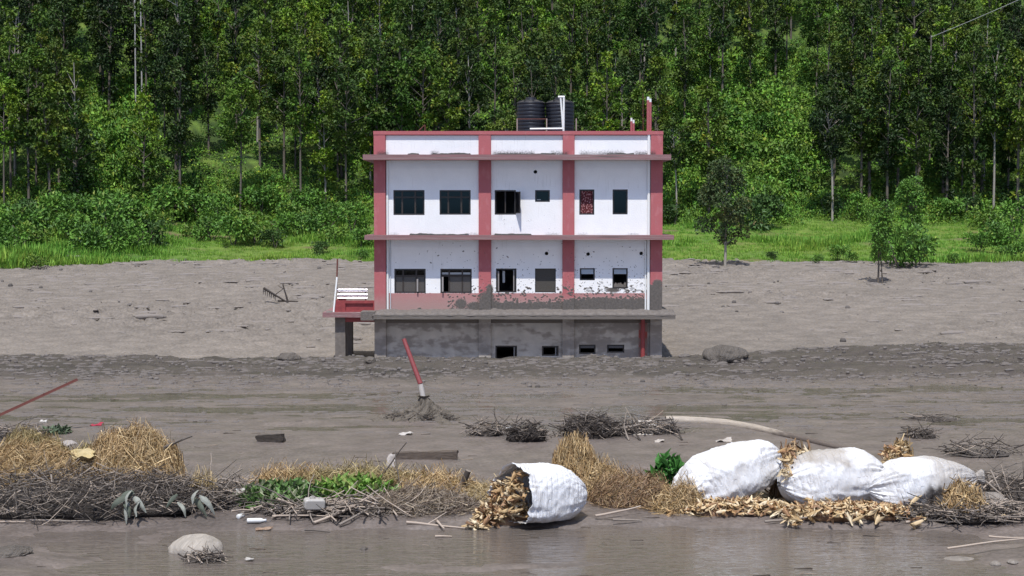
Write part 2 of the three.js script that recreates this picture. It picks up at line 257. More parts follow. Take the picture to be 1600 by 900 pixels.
  const yRoofT = hy(242.5), yRoofB = hy(251.5), yMidT = hy(367), yMidB = hy(375), yLedT = hy(489.5), yLedB = hy(496.5), yTop = hy(205);
  // storey openings in photograph pixels: x0, x1, y0, y1
  const wins = {
    u: [[615, 663.5, 297, 336, 'six'], [687, 735.5, 297, 335.5, 'six'], [773, 806, 297, 335.5, 'open'], [836, 859, 297, 315.5, 'small'], [905, 928.5, 296, 335.5, 'curtain'], [957, 980.5, 296, 335, 'one']],
    l: [[616, 665, 420, 458, 'sixMud'], [688, 737, 420, 458, 'sixBroken'], [775, 807, 419.5, 457, 'hollow'], [836, 868.5, 419.5, 457, 'board'], [906, 929.5, 419, 438, 'vent'], [957, 981, 419, 451, 'ventMud']],
    g: [[774, 808, 540, 562, 'hollow'], [847, 873, 540.5, 556, 'hollow'], [905, 931, 538.5, 553, 'vent'], [949, 976, 538.5, 551, 'vent']],
  };
  const wall = (x0, x1, yb, yt, holes) => {
    const s = new THREE.Shape(); s.moveTo(x0, yb); s.lineTo(x1, yb); s.lineTo(x1, yt); s.lineTo(x0, yt); s.closePath();
    for (const h of holes) { const p = new THREE.Path(); p.moveTo(h[0], h[2]); p.lineTo(h[0], h[3]); p.lineTo(h[1], h[3]); p.lineTo(h[1], h[2]); p.closePath(); s.holes.push(p); }
    const rounds = holes.rounds || []; for (const [cx, cy, rad] of rounds) { const p = new THREE.Path(); p.absarc(cx, cy, rad, 0, Math.PI * 2, true); s.holes.push(p); }
    const g = new THREE.ExtrudeGeometry(s, { depth: 0.22, bevelEnabled: false, curveSegments: 10 }); g.translate(0, 0, -0.22); return wallUV(g);
  };
  const rounds = { u: [[836.5, 268.5]], l: [[854, 396], [919, 397], [1002, 396]], g: [] };
  const levels = [['u', yMidT - 0.04, yRoofB + 0.04], ['l', yLedT - 0.1, yMidB + 0.04], ['g', -0.3, yLedB + 0.04]];
  for (const [k, yb, yt] of levels) for (const [a, b] of bays) {
    const hs = wins[k].filter((w) => w[0] > a && w[1] < b).map((w) => [hx(w[0]), hx(w[1]), Math.max(hy(w[3]), yb + 0.1), hy(w[2])]);
    hs.rounds = rounds[k].filter((w) => w[0] > a && w[0] < b).map(([x, y]) => [hx(x), hy(y), 0.07]);
    part('wall_panel', wall(hx(a) - 0.03, hx(b) + 0.03, yb, yt, hs), M.front, house);
    if (k !== 'g') part('lintel_beam', wallUV(box(hx(a), hx(b), yt - 0.34, yt - 0.02, -0.1, 0.022)), M.front, house);
  }
  for (const [a, b] of pillars) part('pillar', wallUV(box(hx(a), hx(b), -0.3, yTop - 0.13, -0.2, 0.13)), M.front, house);
  // parapet: panels between the pillars, a red coping over all
  for (const [a, b] of bays) part('parapet_panel', wallUV(box(hx(a) - 0.02, hx(b) + 0.02, yRoofT - 0.05, yTop - 0.05, -0.12, 0.04)), M.front, house);
  part('coping', wallUV(box(XL - 0.012, XR + 0.012, yTop - 0.135, yTop, -0.16, 0.145)), M.front, house);
  // slabs with overhang
  part('roof_slab', merge([box(hx(567.5, 0.75), hx(1048, 0.75), yRoofB + 0.02, yRoofT, D - 0.5, 0.75)]), M.slab, house);
  part('floor_slab', box(hx(569.5, 0.75), hx(1053, 0.75), yMidB + 0.02, yMidT, D - 0.5, 0.75), M.slab, house);
  part('ledge_slab', box(hx(583, 0.85), hx(1056, 0.85), yLedB, yLedT, D - 0.5, 0.85), M.wetConcrete, house);
  part('slab_edge_beam', box(XL + 0.02, XR - 0.02, yLedB - 0.2, yLedB, -0.24, 0.06), M.wetConcrete, house);
  // mud lying on the slabs, thicker against the wall
  const crust = (x0, x1, y, z0, z1, hback, hfront, sd, th = 0.35) => {
    const nx = Math.ceil((x1 - x0) / 0.07), nz = 9, pos = [], uv = [], idx = [];
    for (let j = 0; j <= nz; j++) for (let i = 0; i <= nx; i++) { const x = mixn(x0, x1, i / nx), t = j / nz, e = (i === 0 || i === nx || j === nz) ? 0 : 1; const hh = mixn(hback, hfront, t) * (1 + th * 1.2 * fbm(x * 1.5 + sd, t * 2, 4)) + 0.02 * n2(x * 5, t * 5 + sd); const z = mixn(z0, z1 + 0.02 * n2(x * 2.5, sd), t); pos.push(x, y + (e ? Math.max(hh, 0.004) : -0.03 - 0.02 * Math.abs(n2(x * 3, sd))), z); uv.push(x, z); if (i < nx && j < nz) { const a = j * (nx + 1) + i, b = a + 1, c = a + nx + 1, d = c + 1; idx.push(a, c, b, b, c, d); } }
    const g = new THREE.BufferGeometry(); g.setAttribute('position', new THREE.Float32BufferAttribute(pos, 3)); g.setAttribute('uv', new THREE.Float32BufferAttribute(uv, 2)); g.setIndex(idx); g.computeVertexNormals(); return g;
  };
  const mudCrust = part('mud_layer', crust(hx(584), hx(1054), yLedT, 0.005, 0.862, 0.16, 0.04, 3), M.crust, house);
  mudCrust.userData.label = 'thick mud lying on the ledge';
  M.mould = std([0.05, 0.045, 0.042], 0.95);
  // dried plants and flaked plaster heaps along the two upper slabs
  for (const [a, b, y, sd] of [[637, 658, yRoofT, 41], [676, 738, yRoofT, 42], [778, 868, yRoofT, 43], [945, 990, yRoofT, 44], [640, 735, yMidT, 45], [771, 832, yMidT, 46]]) part('plaster_rubble', crust(hx(a), hx(b), y, 0.3, 0.73, 0.03, 0.035, sd, 1.9), M.mould, house);
  // body of the house behind the front
  part('side_wall', box(XL + 0.03, XL + 0.25, -0.3, yRoofB + 0.02, D, -0.2), M.plain, house);
  part('side_wall', box(XR - 0.25, XR - 0.03, -0.3, yRoofB + 0.02, D, -0.2), M.plain, house);
  part('back_wall', box(XL + 0.05, XR - 0.05, -0.3, yRoofB + 0.02, D - 0.2, D), M.plain, house);
  part('parapet_side', box(XL + 0.04, XL + 0.2, yRoofT - 0.02, yTop - 0.02, D, -0.2), M.plain, house);
  part('parapet_side', box(XR - 0.2, XR - 0.04, yRoofT - 0.02, yTop - 0.02, D, -0.2), M.plain, house);
  part('parapet_back', box(XL + 0.04, XR - 0.04, yRoofT - 0.02, yTop - 0.02, D - 0.15, D - 0.01), M.plain, house);
  part('partition_wall', box(XL + 0.3, XR - 0.3, -0.2, yRoofB - 0.01, -4.2, -4.05), M.plain, house);
  for (const px of [757, 888]) part('partition_wall', box(hx(px) - 0.06, hx(px) + 0.06, -0.2, yRoofB - 0.015, -4.04, -0.23), M.plain, house);
  // windows
  const pw = 0.035;
  for (const k of ['u', 'l', 'g']) for (const w of wins[k]) {
    const x0 = hx(w[0]), x1 = hx(w[1]), y0 = Math.max(hy(w[3]), k === 'g' ? 0.0 : -9), y1 = hy(w[2]), kind = w[4];
    const g = new THREE.Group(); g.name = 'window'; house.add(g);
    const fr = (a, b, c, d, z0 = -0.1, z1 = -0.03, t = 0.055) => merge([box(a, b, d - t, d, z0, z1), box(a, b, c, c + t, z0, z1), box(a, a + t, c + t, d - t, z0, z1), box(b - t, b, c + t, d - t, z0, z1)]);
    if (kind !== 'board') part('frame', fr(x0, x1, y0, y1), M.frame, g);
    const pane = (a, b, c, d, m = M.glass) => part('pane', box(a, b, c, d, -0.072, -0.066), m, g);
    if (kind.startsWith('six')) {
      const yt = y1 - (y1 - y0) * 0.29, xa = x0 + (x1 - x0) * 0.28, xb = x0 + (x1 - x0) * 0.70;
      part('transom', box(x0 + 0.055, x1 - 0.055, yt - 0.03, yt + 0.03, -0.095, -0.04), M.darkFrame, g);
      for (const xm of [xa, xb]) part('mullion', merge([box(xm - 0.03, xm + 0.03, yt + 0.03, y1 - 0.055, -0.095, -0.045), box(xm - 0.03, xm + 0.03, y0 + 0.055, yt - 0.03, -0.095, -0.045)]), M.darkFrame, g);
      const cs = [[x0 + 0.05, xa - 0.03], [xa + 0.03, xb - 0.03], [xb + 0.03, x1 - 0.05]];
      cs.forEach(([a, b], i) => { pane(a, b, yt + 0.03, y1 - 0.05, M.glass); if (kind === 'six') part('blind', box(a + 0.05, b - 0.05, yt + 0.06, y1 - 0.12, -0.095, -0.09), std([0.2, 0.2, 0.21], 0.6), g); if (kind === 'sixBroken' && i === 0) return; pane(a, b, y0 + 0.05, yt - 0.03, kind === 'six' ? M.glass : M.dirtyGlass); });
      if (kind === 'sixBroken') { for (const [a, b] of cs) part('pane', box(a, b, yt + 0.05, yt + 0.13, -0.06, -0.055), M.frosted, g); part('sash_frame', box(x0 + 0.06, x0 + 0.12, y0 + 0.06, yt - 0.04, -0.06, 0.12), std([0.28, 0.26, 0.25], 0.7), g); }
      if (kind === 'sixMud') part('sash_frame', box(xb + 0.02, xb + 0.08, y0 + 0.06, yt - 0.12, -0.05, 0.10), std([0.28, 0.26, 0.25], 0.7), g);
    } else if (kind === 'open') {
      const xm = (x0 + x1) / 2; part('mullion', box(xm - 0.02, xm + 0.02, y0 + 0.055, y1 - 0.055, -0.09, -0.04), M.darkFrame, g);
      // the casement swung out on its right hinge
      const c = new THREE.Group(); c.name = 'casement'; c.position.set(x1 - 0.01, 0, -0.03); c.rotation.y = -1.16 + Math.PI; g.add(c);
      const L = (x1 - x0) * 0.52; const cf = (a, b, t = 0.05) => merge([box(-L, 0, y1 - 0.06 - t, y1 - 0.06, -0.02, 0.02), box(-L, 0, y0 + 0.06, y0 + 0.06 + t, -0.02, 0.02), box(-L, -L + t, y0 + 0.06 + t, y1 - 0.06 - t, -0.02, 0.02), box(-t, 0, y0 + 0.06 + t, y1 - 0.06 - t, -0.02, 0.02)]);
      const cfm = part('casement_frame', cf(), M.frame, g); cfm.position.copy(c.position); cfm.rotation.copy(c.rotation); g.remove(c);
      const cp = part('pane', box(-L + 0.04, -0.04, y0 + 0.1, y1 - 0.1, -0.004, 0.004), M.glass, g); cp.position.copy(c.position); cp.rotation.copy(c.rotation);
      for (const yy of [0.3, 0.6]) part('stay_rod', cyl([x0 + 0.1 + yy * 0.3, y0 + 0.05, -0.03], [x0 + 0.06 + yy * 0.3, y0 + 0.02, 0.12], 0.006), M.darkFrame, g);
    } else if (kind === 'small' || kind === 'one') { pane(x0 + 0.05, x1 - 0.05, y0 + 0.05, y1 - 0.05); if (kind === 'small') part('sash_frame', box(x0 + 0.07, x0 + 0.22, y0 + 0.07, y0 + 0.1, -0.06, -0.03), M.frosted, g); }
    else if (kind === 'curtain') { const cg = new THREE.PlaneGeometry(x1 - x0 - 0.06, y1 - y0 - 0.06, 24, 1); const p = cg.attributes.position; for (let i = 0; i < p.count; i++) p.setZ(i, 0.012 * Math.sin(p.getX(i) * 55)); cg.computeVertexNormals(); cg.translate((x0 + x1) / 2, (y0 + y1) / 2, -0.085); part('curtain', cg, M.curtain, g).userData.label = 'dark red flowered curtain'; }
    else if (kind === 'hollow') { if (k === 'l') { part('sash_frame', box(x0 + 0.07, x0 + 0.12, y0 + 0.06, y1 - 0.1, -0.08, 0.1), std([0.22, 0.2, 0.19], 0.7), g); part('sash_frame', box(x1 - 0.12, x1 - 0.085, y0 + 0.05, y1 - 0.06, -0.09, 0.06), std([0.28, 0.26, 0.25], 0.7), g); part('pane', box(x0 + 0.25, x0 + 0.34, y1 - 0.55, y1 - 0.1, -0.12, -0.11), M.frosted, g); } else part('sash_frame', box(x1 - 0.13, x1 - 0.09, y0 + 0.02, y1 - 0.06, -0.09, -0.02), std([0.2, 0.2, 0.2], 0.7), g); }
    else if (kind === 'board') { part('frame', fr(x0, x1, y0, y1, -0.1, -0.03, 0.03), M.frame, g); part('board', box(x0 + 0.03, x1 - 0.03, y0 + 0.03, y1 - 0.03, -0.09, -0.05), new THREE.MeshStandardMaterial({ color: lin(0.085, 0.078, 0.068), map: tiled(mudNoise, 0.4), roughness: 0.85 }), g).userData.label = 'grey board smeared with mud'; }
    else if (kind.startsWith('vent')) { const up = k === 'l'; const ym = up ? y1 - 0.22 : y1 - 0.12; const p = part('top_hung_pane', box(x0 + 0.06, x1 - 0.06, ym - 0.02, y1 - 0.05, -0.008, 0.004), up ? M.frosted : M.dirtyGlass, g); p.geometry.translate(0, -(y1 - 0.05), 0); p.position.set(0, y1 - 0.05, -0.02); p.rotation.x = -0.42; if (kind === 'ventMud') part('mud_smear', crust2(x0 + 0.05, x1 - 0.05, y0 + 0.04, (y1 - y0) * 0.35), M.crust, g); }
  }
  function crust2(a, b, y, h) { const s = new THREE.Shape(); s.moveTo(a, y); for (let i = 0; i <= 14; i++) s.lineTo(mixn(a, b, i / 14), y + h * (0.6 + 0.7 * n2(i * 0.8, 3.1))); s.lineTo(b, y); s.closePath(); const g = new THREE.ExtrudeGeometry(s, { depth: 0.03, bevelEnabled: false }); g.translate(0, 0, -0.11); return g; }
  // the drain pipes down the front
  part('drain_pipe', cyl([hx(605.6), hy(488), 0.05], [hx(605.6), hy(251), 0.05], 0.045), M.pvc, house);
  part('drain_pipe', cyl([hx(610), yLedT, 0.03], [hx(610), yMidB, 0.03], 0.018), M.pipeGrey, house);
  part('drain_pipe', cyl([hx(1013), hy(487), 0.07], [hx(1013), hy(206), 0.07], 0.06), M.pvc, house);
  part('drain_pipe', cyl([hx(1008.6), hy(487), 0.05], [hx(1008.6), yMidB, 0.05], 0.03), M.pvc, house);
  part('downpipe', cyl([hx(1005, 0.2), -0.2, 0.2], [hx(1005, 0.2), yLedB, 0.2], 0.085, 0.085, 14), M.redPaint, house).userData.label = 'red pipe down the buried ground floor';
  // steel and concrete stubs left above the roof for another storey
  const stub = (px, y, rad, n) => { for (let i = 0; i < n; i++) { const x = hx(px + i * 3.4), yt = hy(y + i * 3); const s = part('column_rod', cyl([x, yTop - 0.2, -0.22], [x, yt, -0.22], rad), M.rodRed || (M.rodRed = new THREE.MeshStandardMaterial({ color: lin(0.33, 0.09, 0.095), roughness: 0.7 })), house); part('rod_tip', cyl([x, yt, -0.22], [x, yt + 0.13, -0.22], rad * 0.9), M.pvc, s); } };
  stub(1012.5, 156, 0.055, 2); stub(986.5, 189, 0.045, 2);
  part('rebar', cyl([hx(1005), yTop - 0.3, -0.22], [hx(1004.6), hy(145), -0.25], 0.012), M.rust, house);
  part('rebar', merge([cyl([hx(653), yTop - 0.02, -0.05], [hx(664), hy(195), -0.05], 0.018), cyl([hx(664.5), hy(195), -0.05], [hx(664.5), yTop - 0.02, -0.05], 0.018)]), M.rust, house);
  // tank stand on the roof
  part('tank_platform', box(hx(800), hx(905), yRoofT, yTop - 0.12, -3.2, -1.2), M.plain, house);
  { const z = -1.0, yt = hy(186, z), f = (px) => hx(px, z);
    const rail = part('tank_rail', cyl([f(808), yt, z], [f(853), yt, z], 0.014), M.rust, house);
    for (const px of [808, 854, 900]) part('rail_post', cyl([f(px), yRoofT, z], [f(px), yt + 0.02, z], 0.024), std([0.35, 0.27, 0.24], 0.7), house); }
  // porch to the left
  { const px0 = hx(505), yT = hy(487.5), yB = hy(495);
    part('porch_slab', box(px0, hx(582.6), yB, yT, -3.2, 0.35), M.slab, house);
    part('porch_column', wallUV(box(hx(523), hx(539), -0.3, yB, -0.35, 0.05)), M.wetConcrete, house);
    part('porch_column', box(hx(523), hx(539), -0.3, yB, -3.0, -2.6), M.wetConcrete, house);
    part('porch_beam', box(hx(539), XL, yB - 0.2, yB, -0.28, 0.02), M.redPaint, house);
    part('porch_beam', box(hx(524), hx(538), yB - 0.19, yB - 0.002, -2.6, -0.35), M.redPaint, house);
    const yp = hy(469.5); const s = new THREE.Shape(); const a = hx(522.5), b = XL - 0.01; s.moveTo(a, yT); s.lineTo(b, yT); s.lineTo(b, yp); s.lineTo(a, yp); s.closePath();
    const h = new THREE.Path(); h.moveTo(hx(539), yT + 0.05); h.lineTo(hx(539), yp - 0.11); h.lineTo(b - 0.05, yp - 0.11); h.lineTo(b - 0.05, yT + 0.05); h.closePath(); s.holes.push(h);
    const g = new THREE.ExtrudeGeometry(s, { depth: 0.09, bevelEnabled: false }); g.translate(0, 0, -0.1); part('porch_parapet', g, M.redPaint, house);
    part('parapet_panel', box(hx(537), b - 0.02, yT, yp - 0.06, -0.16, -0.08), M.redPaint, house);
    part('porch_parapet', box(a, a + 0.12, yT, yp, -3.1, -0.1), M.redPaint, house);
    for (const [y, z] of [[454, -0.25], [461.5, -0.22], [466.5, -0.2]]) part('hand_rail', cyl([hx(526), hy(y), z], [hx(573), hy(y), z], y > 465 ? 0.035 : 0.062, undefined, 16), M.steel, house);
    for (const px of [528, 570]) part('rail_post', cyl([hx(px), yT, -0.3], [hx(px), hy(453), -0.3], 0.02), M.darkFrame, house);
    part('porch_pole', cyl([hx(521), yT, 0.05], [hx(526), hy(433), -0.1], 0.035), M.pvc, house);
    part('porch_pole', cyl([hx(524.6), hy(452), -0.2], [hx(526.3), hy(405), -0.2], 0.03), M.rust, house);
    part('mud_layer', crust(hx(508), hx(521), yT, 0.02, 0.34, 0.05, 0.02, 9), M.crust, house);
    part('ledge_end', box(hx(566), hx(588), hy(498.5), hy(485), -0.2, 0.80), M.crust, house).userData.label = 'broken pale end of the mud covered ledge';
  }
}
// two water tanks and the white plumbing beside them
{
  const zt = -62.2, yb = HY + hy(205) - 0.12, sc = 62.2 / F;
  M.tank = new THREE.MeshStandardMaterial({ color: lin(0.012, 0.013, 0.019), roughness: 0.42 });
  const prof = (R, h) => { const p = [new THREE.Vector2(0.001, 0), new THREE.Vector2(R * 0.96, 0)]; const n = 9; for (let i = 0; i < n; i++) { const a = 0.03 + i * (h * 0.86) / n, s = h * 0.86 / n; p.push(new THREE.Vector2(R, a), new THREE.Vector2(R, a + s * 0.62), new THREE.Vector2(R * 0.965, a + s * 0.72), new THREE.Vector2(R * 0.965, a + s * 0.92)); } p.push(new THREE.Vector2(R * 1.01, h * 0.9), new THREE.Vector2(R * 0.98, h * 0.925), new THREE.Vector2(R * 0.55, h * 0.985), new THREE.Vector2(0.22, h), new THREE.Vector2(0.001, h)); return p; };
  const h = P(830, 155, 62.2)[1] - yb;
  for (const [px, lab] of [[829.5, 'black ribbed plastic water tank behind the roof railing, no pipe in front'], [875, 'black ribbed plastic water tank behind the white standing pipe on the roof']]) {
    const t = thing('water_tank', lab, 'water tank', [P(px, 200, 62.2)[0], yb, zt], 'water tanks on the house roof');
    part('tank_body', new THREE.LatheGeometry(prof(22.3 * sc, h - 0.02), 40), M.tank, t);
    part('lid', new THREE.CylinderGeometry(0.2, 0.22, 0.09, 24).translate(0, h + 0.02, 0), M.tank, t);
    const rib = []; for (let i = 0; i < 8; i++) { const b = box(-0.02, 0.02, -0.018, 0.018, 0.22, 0.5); b.rotateX(0.14); b.rotateY(i * Math.PI / 4 + 0.2); b.translate(0, h - 0.02, 0); rib.push(b); }
    part('top_rib', merge(rib), M.tank, t);
  }
  const z = -60.6, q = (px, py) => { const p = P(px, py, 60.6); return [p[0], p[1], z]; };
  const pp = thing('overflow_pipe', 'tall white plastic pipe loop standing in front of the roof tanks', 'pipe', [q(880, 205)[0], yb, z]);
  const rel = (a) => [a[0] - pp.position.x, a[1] - yb, 0];
  part('riser', cyl(rel(q(880.5, 210)), rel(q(881, 151)), 0.042), M.pvc, pp);
  part('riser', cyl(rel(q(879.8, 203)), rel(q(876, 153)), 0.036), M.pvc, pp);
  part('elbow', merge([cyl(rel(q(872, 151.5)), rel(q(882.3, 151.5)), 0.045)]), M.pvc, pp);
  part('run', cyl(rel(q(828, 201.6)), rel(q(880, 201)), 0.04), M.pvc, pp);
}

// ---------------------------------------------------------------- leaves, trees, bushes, grass
class Leafy {   // collects small folded leaves with a colour each
  constructor() { this.p = []; this.c = []; }
  leaf(x, y, z, dir, nrm, L, W, col) {   // rhombus folded along the midrib
    const s = new THREE.Vector3().crossVectors(dir, nrm).normalize();
    const b = [x, y, z], t = [x + dir.x * L, y + dir.y * L, z + dir.z * L], m = 0.45 * L, lift = W * 0.35;
    const l = [x + dir.x * m + s.x * W / 2 + nrm.x * lift, y + dir.y * m + s.y * W / 2 + nrm.y * lift, z + dir.z * m + s.z * W / 2 + nrm.z * lift];
    const r = [x + dir.x * m - s.x * W / 2 + nrm.x * lift, y + dir.y * m - s.y * W / 2 + nrm.y * lift, z + dir.z * m - s.z * W / 2 + nrm.z * lift];
    this.p.push(...b, ...l, ...t, ...b, ...t, ...r); for (let i = 0; i < 6; i++) this.c.push(...col);
  }
  build() { const g = new THREE.BufferGeometry(); g.setAttribute('position', new THREE.Float32BufferAttribute(this.p, 3)); g.setAttribute('color', new THREE.Float32BufferAttribute(this.c, 3)); g.computeVertexNormals(); return g; }
}
const rdir = (r, up = 0) => { const v = new THREE.Vector3(rr(r, -1, 1), rr(r, -1, 1) + up, rr(r, -1, 1)); return v.lengthSq() < 1e-4 ? new THREE.Vector3(0, 1, 0) : v.normalize(); };
// lumps: [x, y, z, radius]; leaves sit through each lump, more of them outside
function foliage(r, lumps, density, L0, L1, pal, droop = 0, into = new Leafy()) {
  for (const [cx, cy, cz, rad, flat = 0.85] of lumps) {
    const n = Math.round(density * rad * rad), tint = rr(r, 0.8, 1.2);
    const base = pal[Math.floor(r() * pal.length)];
    for (let i = 0; i < n; i++) {
      const o = rdir(r, 0.15), k = rad * Math.pow(r(), 0.38) * rr(r, 0.85, 1.1);
      const dir = rdir(r).multiplyScalar(0.9).add(o).add(new THREE.Vector3(0, -droop, 0)).normalize();
      const nrm = rdir(r, 0.9).add(o.clone().multiplyScalar(0.5)); nrm.addScaledVector(dir, -nrm.dot(dir)).normalize();
      const L = rr(r, L0, L1), v = tint * rr(r, 0.7, 1.3), yel = r() < 0.06 ? 1.5 : 1;
      into.leaf(cx + o.x * k, cy + o.y * k * flat, cz + o.z * k, dir, nrm, L, L * rr(r, 0.5, 0.7), [base[0] * v * yel, base[1] * v, base[2] * v]);
    }
  }
  return into;
}
function trunkGeo(r, h, r0, lean = 0.3, limbs = [], seg = 7) {
  const gs = [], pts = []; const lx = rr(r, -lean, lean), lz = rr(r, -lean, lean);
  for (let i = 0; i <= 5; i++) { const t = i / 5; pts.push([lx * t * t + 0.12 * Math.sin(t * 5 + lx * 9) * t, h * t, lz * t * t]); }
  for (let i = 0; i < 5; i++) gs.push(cyl(pts[i], pts[i + 1], r0 * (1 - 0.15 * i), r0 * (1 - 0.15 * (i + 1)), seg));
  for (const [t, q, ra] of limbs) { const k = Math.min(4, Math.floor(t * 5)), f = t * 5 - k, a = pts[k].map((v, i) => mixn(v, pts[k + 1][i], f)); gs.push(cyl(a, q, ra, ra * 0.35, 5)); }
  gs.push(cyl([0, -0.6, 0], pts[0], r0 * 1.35, r0, seg));
  return merge(gs);
}
M.leaf = new THREE.MeshPhysicalMaterial({ color: 0xffffff, vertexColors: true, roughness: 0.6, specularIntensity: 0.6, side: THREE.DoubleSide });
M.leaves = [[0.8, 0.82, 0.62], [0.42, 0.5, 0.42], [1.15, 1.1, 0.62], [0.25, 0.32, 0.32], [0.58, 0.66, 0.52]].map((c) => { const m = M.leaf.clone(); m.color.setRGB(...c); return m; });
M.bark = new THREE.MeshStandardMaterial({ color: lin(0.12, 0.10, 0.08), roughness: 0.95 });
M.paleBark = new THREE.MeshStandardMaterial({ color: lin(0.30, 0.27, 0.23), roughness: 0.95 });
const PAL = { forest: [[0.072, 0.125, 0.02], [0.09, 0.14, 0.022], [0.058, 0.108, 0.022], [0.105, 0.15, 0.022]], light: [[0.105, 0.19, 0.024], [0.125, 0.205, 0.028], [0.09, 0.175, 0.026]], bush: [[0.085, 0.19, 0.026], [0.105, 0.215, 0.03], [0.07, 0.155, 0.026]], dark: [[0.045, 0.09, 0.022], [0.052, 0.105, 0.026]], dusty: [[0.06, 0.095, 0.03], [0.05, 0.08, 0.028], [0.085, 0.105, 0.03]] };

// ten builds of the slender forest tree, then copies over the slope
function forestTree(seed, kind) {   // kind 0: tall column, 1: broad rounded crown on a long bare stem, 2: slim with loose tufts, 3: low and bushy
  const r = RNG(seed), h = [rr(r, 11, 15), rr(r, 9.5, 13), rr(r, 9, 14), rr(r, 6, 8.5)][kind], w = [rr(r, 1.2, 1.7), rr(r, 1.9, 2.7), rr(r, 0.9, 1.4), rr(r, 1.5, 2.2)][kind], y0 = h * [rr(r, 0.22, 0.36), rr(r, 0.45, 0.56), rr(r, 0.3, 0.5), rr(r, 0.12, 0.25)][kind], lumps = [], limbs = [];
  const n = [20, 20, 15, 16][kind];
  for (let i = 0; i < n; i++) {
    const t = (i + r() * 0.8) / n, y = mixn(y0, h * 0.96, t), wid = w * (0.4 + 0.75 * Math.sin(Math.PI * Math.pow(t, kind === 1 ? 0.9 : 1.2))), a = i * 2.4 + r() * 1.2, k = wid * rr(r, 0.35, 0.95);
    const p = [Math.cos(a) * k, y, Math.sin(a) * k]; lumps.push([...p, rr(r, 0.42, 0.8) * (1 - 0.15 * t) * (kind === 2 ? 0.8 : 1), 0.7]); limbs.push([clamp((y - 1.0) / h, 0, 0.95), p, 0.045]);
  }
  lumps.push([0, h, 0, 0.45]);
  for (let i = 0; i < 3; i++) lumps.push([rr(r, -0.4, 0.4), mixn(0.8, y0, r()), rr(r, -0.4, 0.4), rr(r, 0.2, 0.4)]);
  return { kind, crown: foliage(r, lumps, [340, 340, 380, 320][kind], 0.17, 0.44, kind === 3 ? PAL.light : seed % 5 === 0 ? PAL.light : PAL.forest, 0.2).build(), trunk: trunkGeo(r, h * 0.97, rr(r, 0.1, 0.16), 0.5, limbs, 6) };
}
const treeKinds = [0, 1, 2, 0, 1, 2, 3, 0, 1, 2, 1, 3].map((k, i) => forestTree(100 + i, k));
const kindWord = ['tall columnar', 'round crowned', 'slim open', 'low bushy'];
{
  const r = RNG(9); let count = 0;
  for (let row = 0; row < 12 && count < 300; row++) {
    const d0 = 139.5 + row * 4.0 + row * row * 0.1; const half = d0 * 0.34 + 2; const step = row < 3 ? 2.5 : 3.7;
    for (let x = -half; x < half && count < 300; x += step * rr(r, 0.7, 1.3)) {
      const d = d0 + rr(r, -1.8, 1.8), y = H(x, d), px = 800 + x / d * F, py = 330 - (y + 5 - CAMH) / d * F;
      const open = clearing(x, d, px, py); if (r() < open * 0.9) continue;
      if (px > 560 && px < 1040 && py > 330) continue;
      let k = treeKinds[Math.floor(r() * treeKinds.length)]; if (k.kind === 3 && open < 0.4) k = treeKinds[Math.floor(r() * 6)]; const tone = Math.floor(r() * M.leaves.length), pale = r() < 0.2;
      const t = thing('forest_tree', kindWord[k.kind] + ' ' + ['mid green', 'dark green', 'yellow green', 'very dark green', 'deep green'][tone] + ' tree with ' + (pale ? 'a pale bare trunk' : 'a dark trunk') + ' in the hillside forest', 'tree', [x, y, -d], 'forest trees on the hillside');
      part('trunk', k.trunk, pale ? M.paleBark : M.bark, t); part('crown', k.crown, M.leaves[tone], t);
      const s = rr(r, 0.85, 1.15); t.scale.set(s, s * rr(r, 0.9, 1.1), s); t.rotation.y = r() * 6.28; count++;
    }
  }
}
// undergrowth on the slope and grass on the terraces
function tuft(seed, n, hgt, spread, pal) {
  const r = RNG(seed), L = new Leafy();
  for (let i = 0; i < n; i++) { const a = r() * 6.28, k = spread * Math.sqrt(r()); const dir = new THREE.Vector3(Math.cos(a) * 0.35 + rr(r, -0.2, 0.2), 1, Math.sin(a) * 0.35).normalize(), nrm = new THREE.Vector3(Math.cos(a), 0.2, Math.sin(a)); nrm.addScaledVector(dir, -nrm.dot(dir)).normalize(); const c = pal[Math.floor(r() * pal.length)], v = rr(r, 0.75, 1.25); L.leaf(Math.cos(a) * k, 0, Math.sin(a) * k, dir, nrm, hgt * rr(r, 0.5, 1.1), hgt * 0.12, c.map((q) => q * v)); }
  return L.build();
}
function stuff(name, geo, mat, mats, colors) { const m = new THREE.InstancedMesh(geo, mat, mats.length); mats.forEach((q, i) => m.setMatrixAt(i, q)); if (colors) colors.forEach((c, i) => m.setColorAt(i, c)); m.name = name; m.castShadow = m.receiveShadow = true; m.userData = { kind: 'stuff' }; scene.add(m); return m; }
const mtx = (x, y, z, ry, s, sy = s, rx = 0, rz = 0) => new THREE.Matrix4().compose(new THREE.Vector3(x, y, z), new THREE.Quaternion().setFromEuler(new THREE.Euler(rx, ry, rz, 'YXZ')), new THREE.Vector3(s, sy, s));
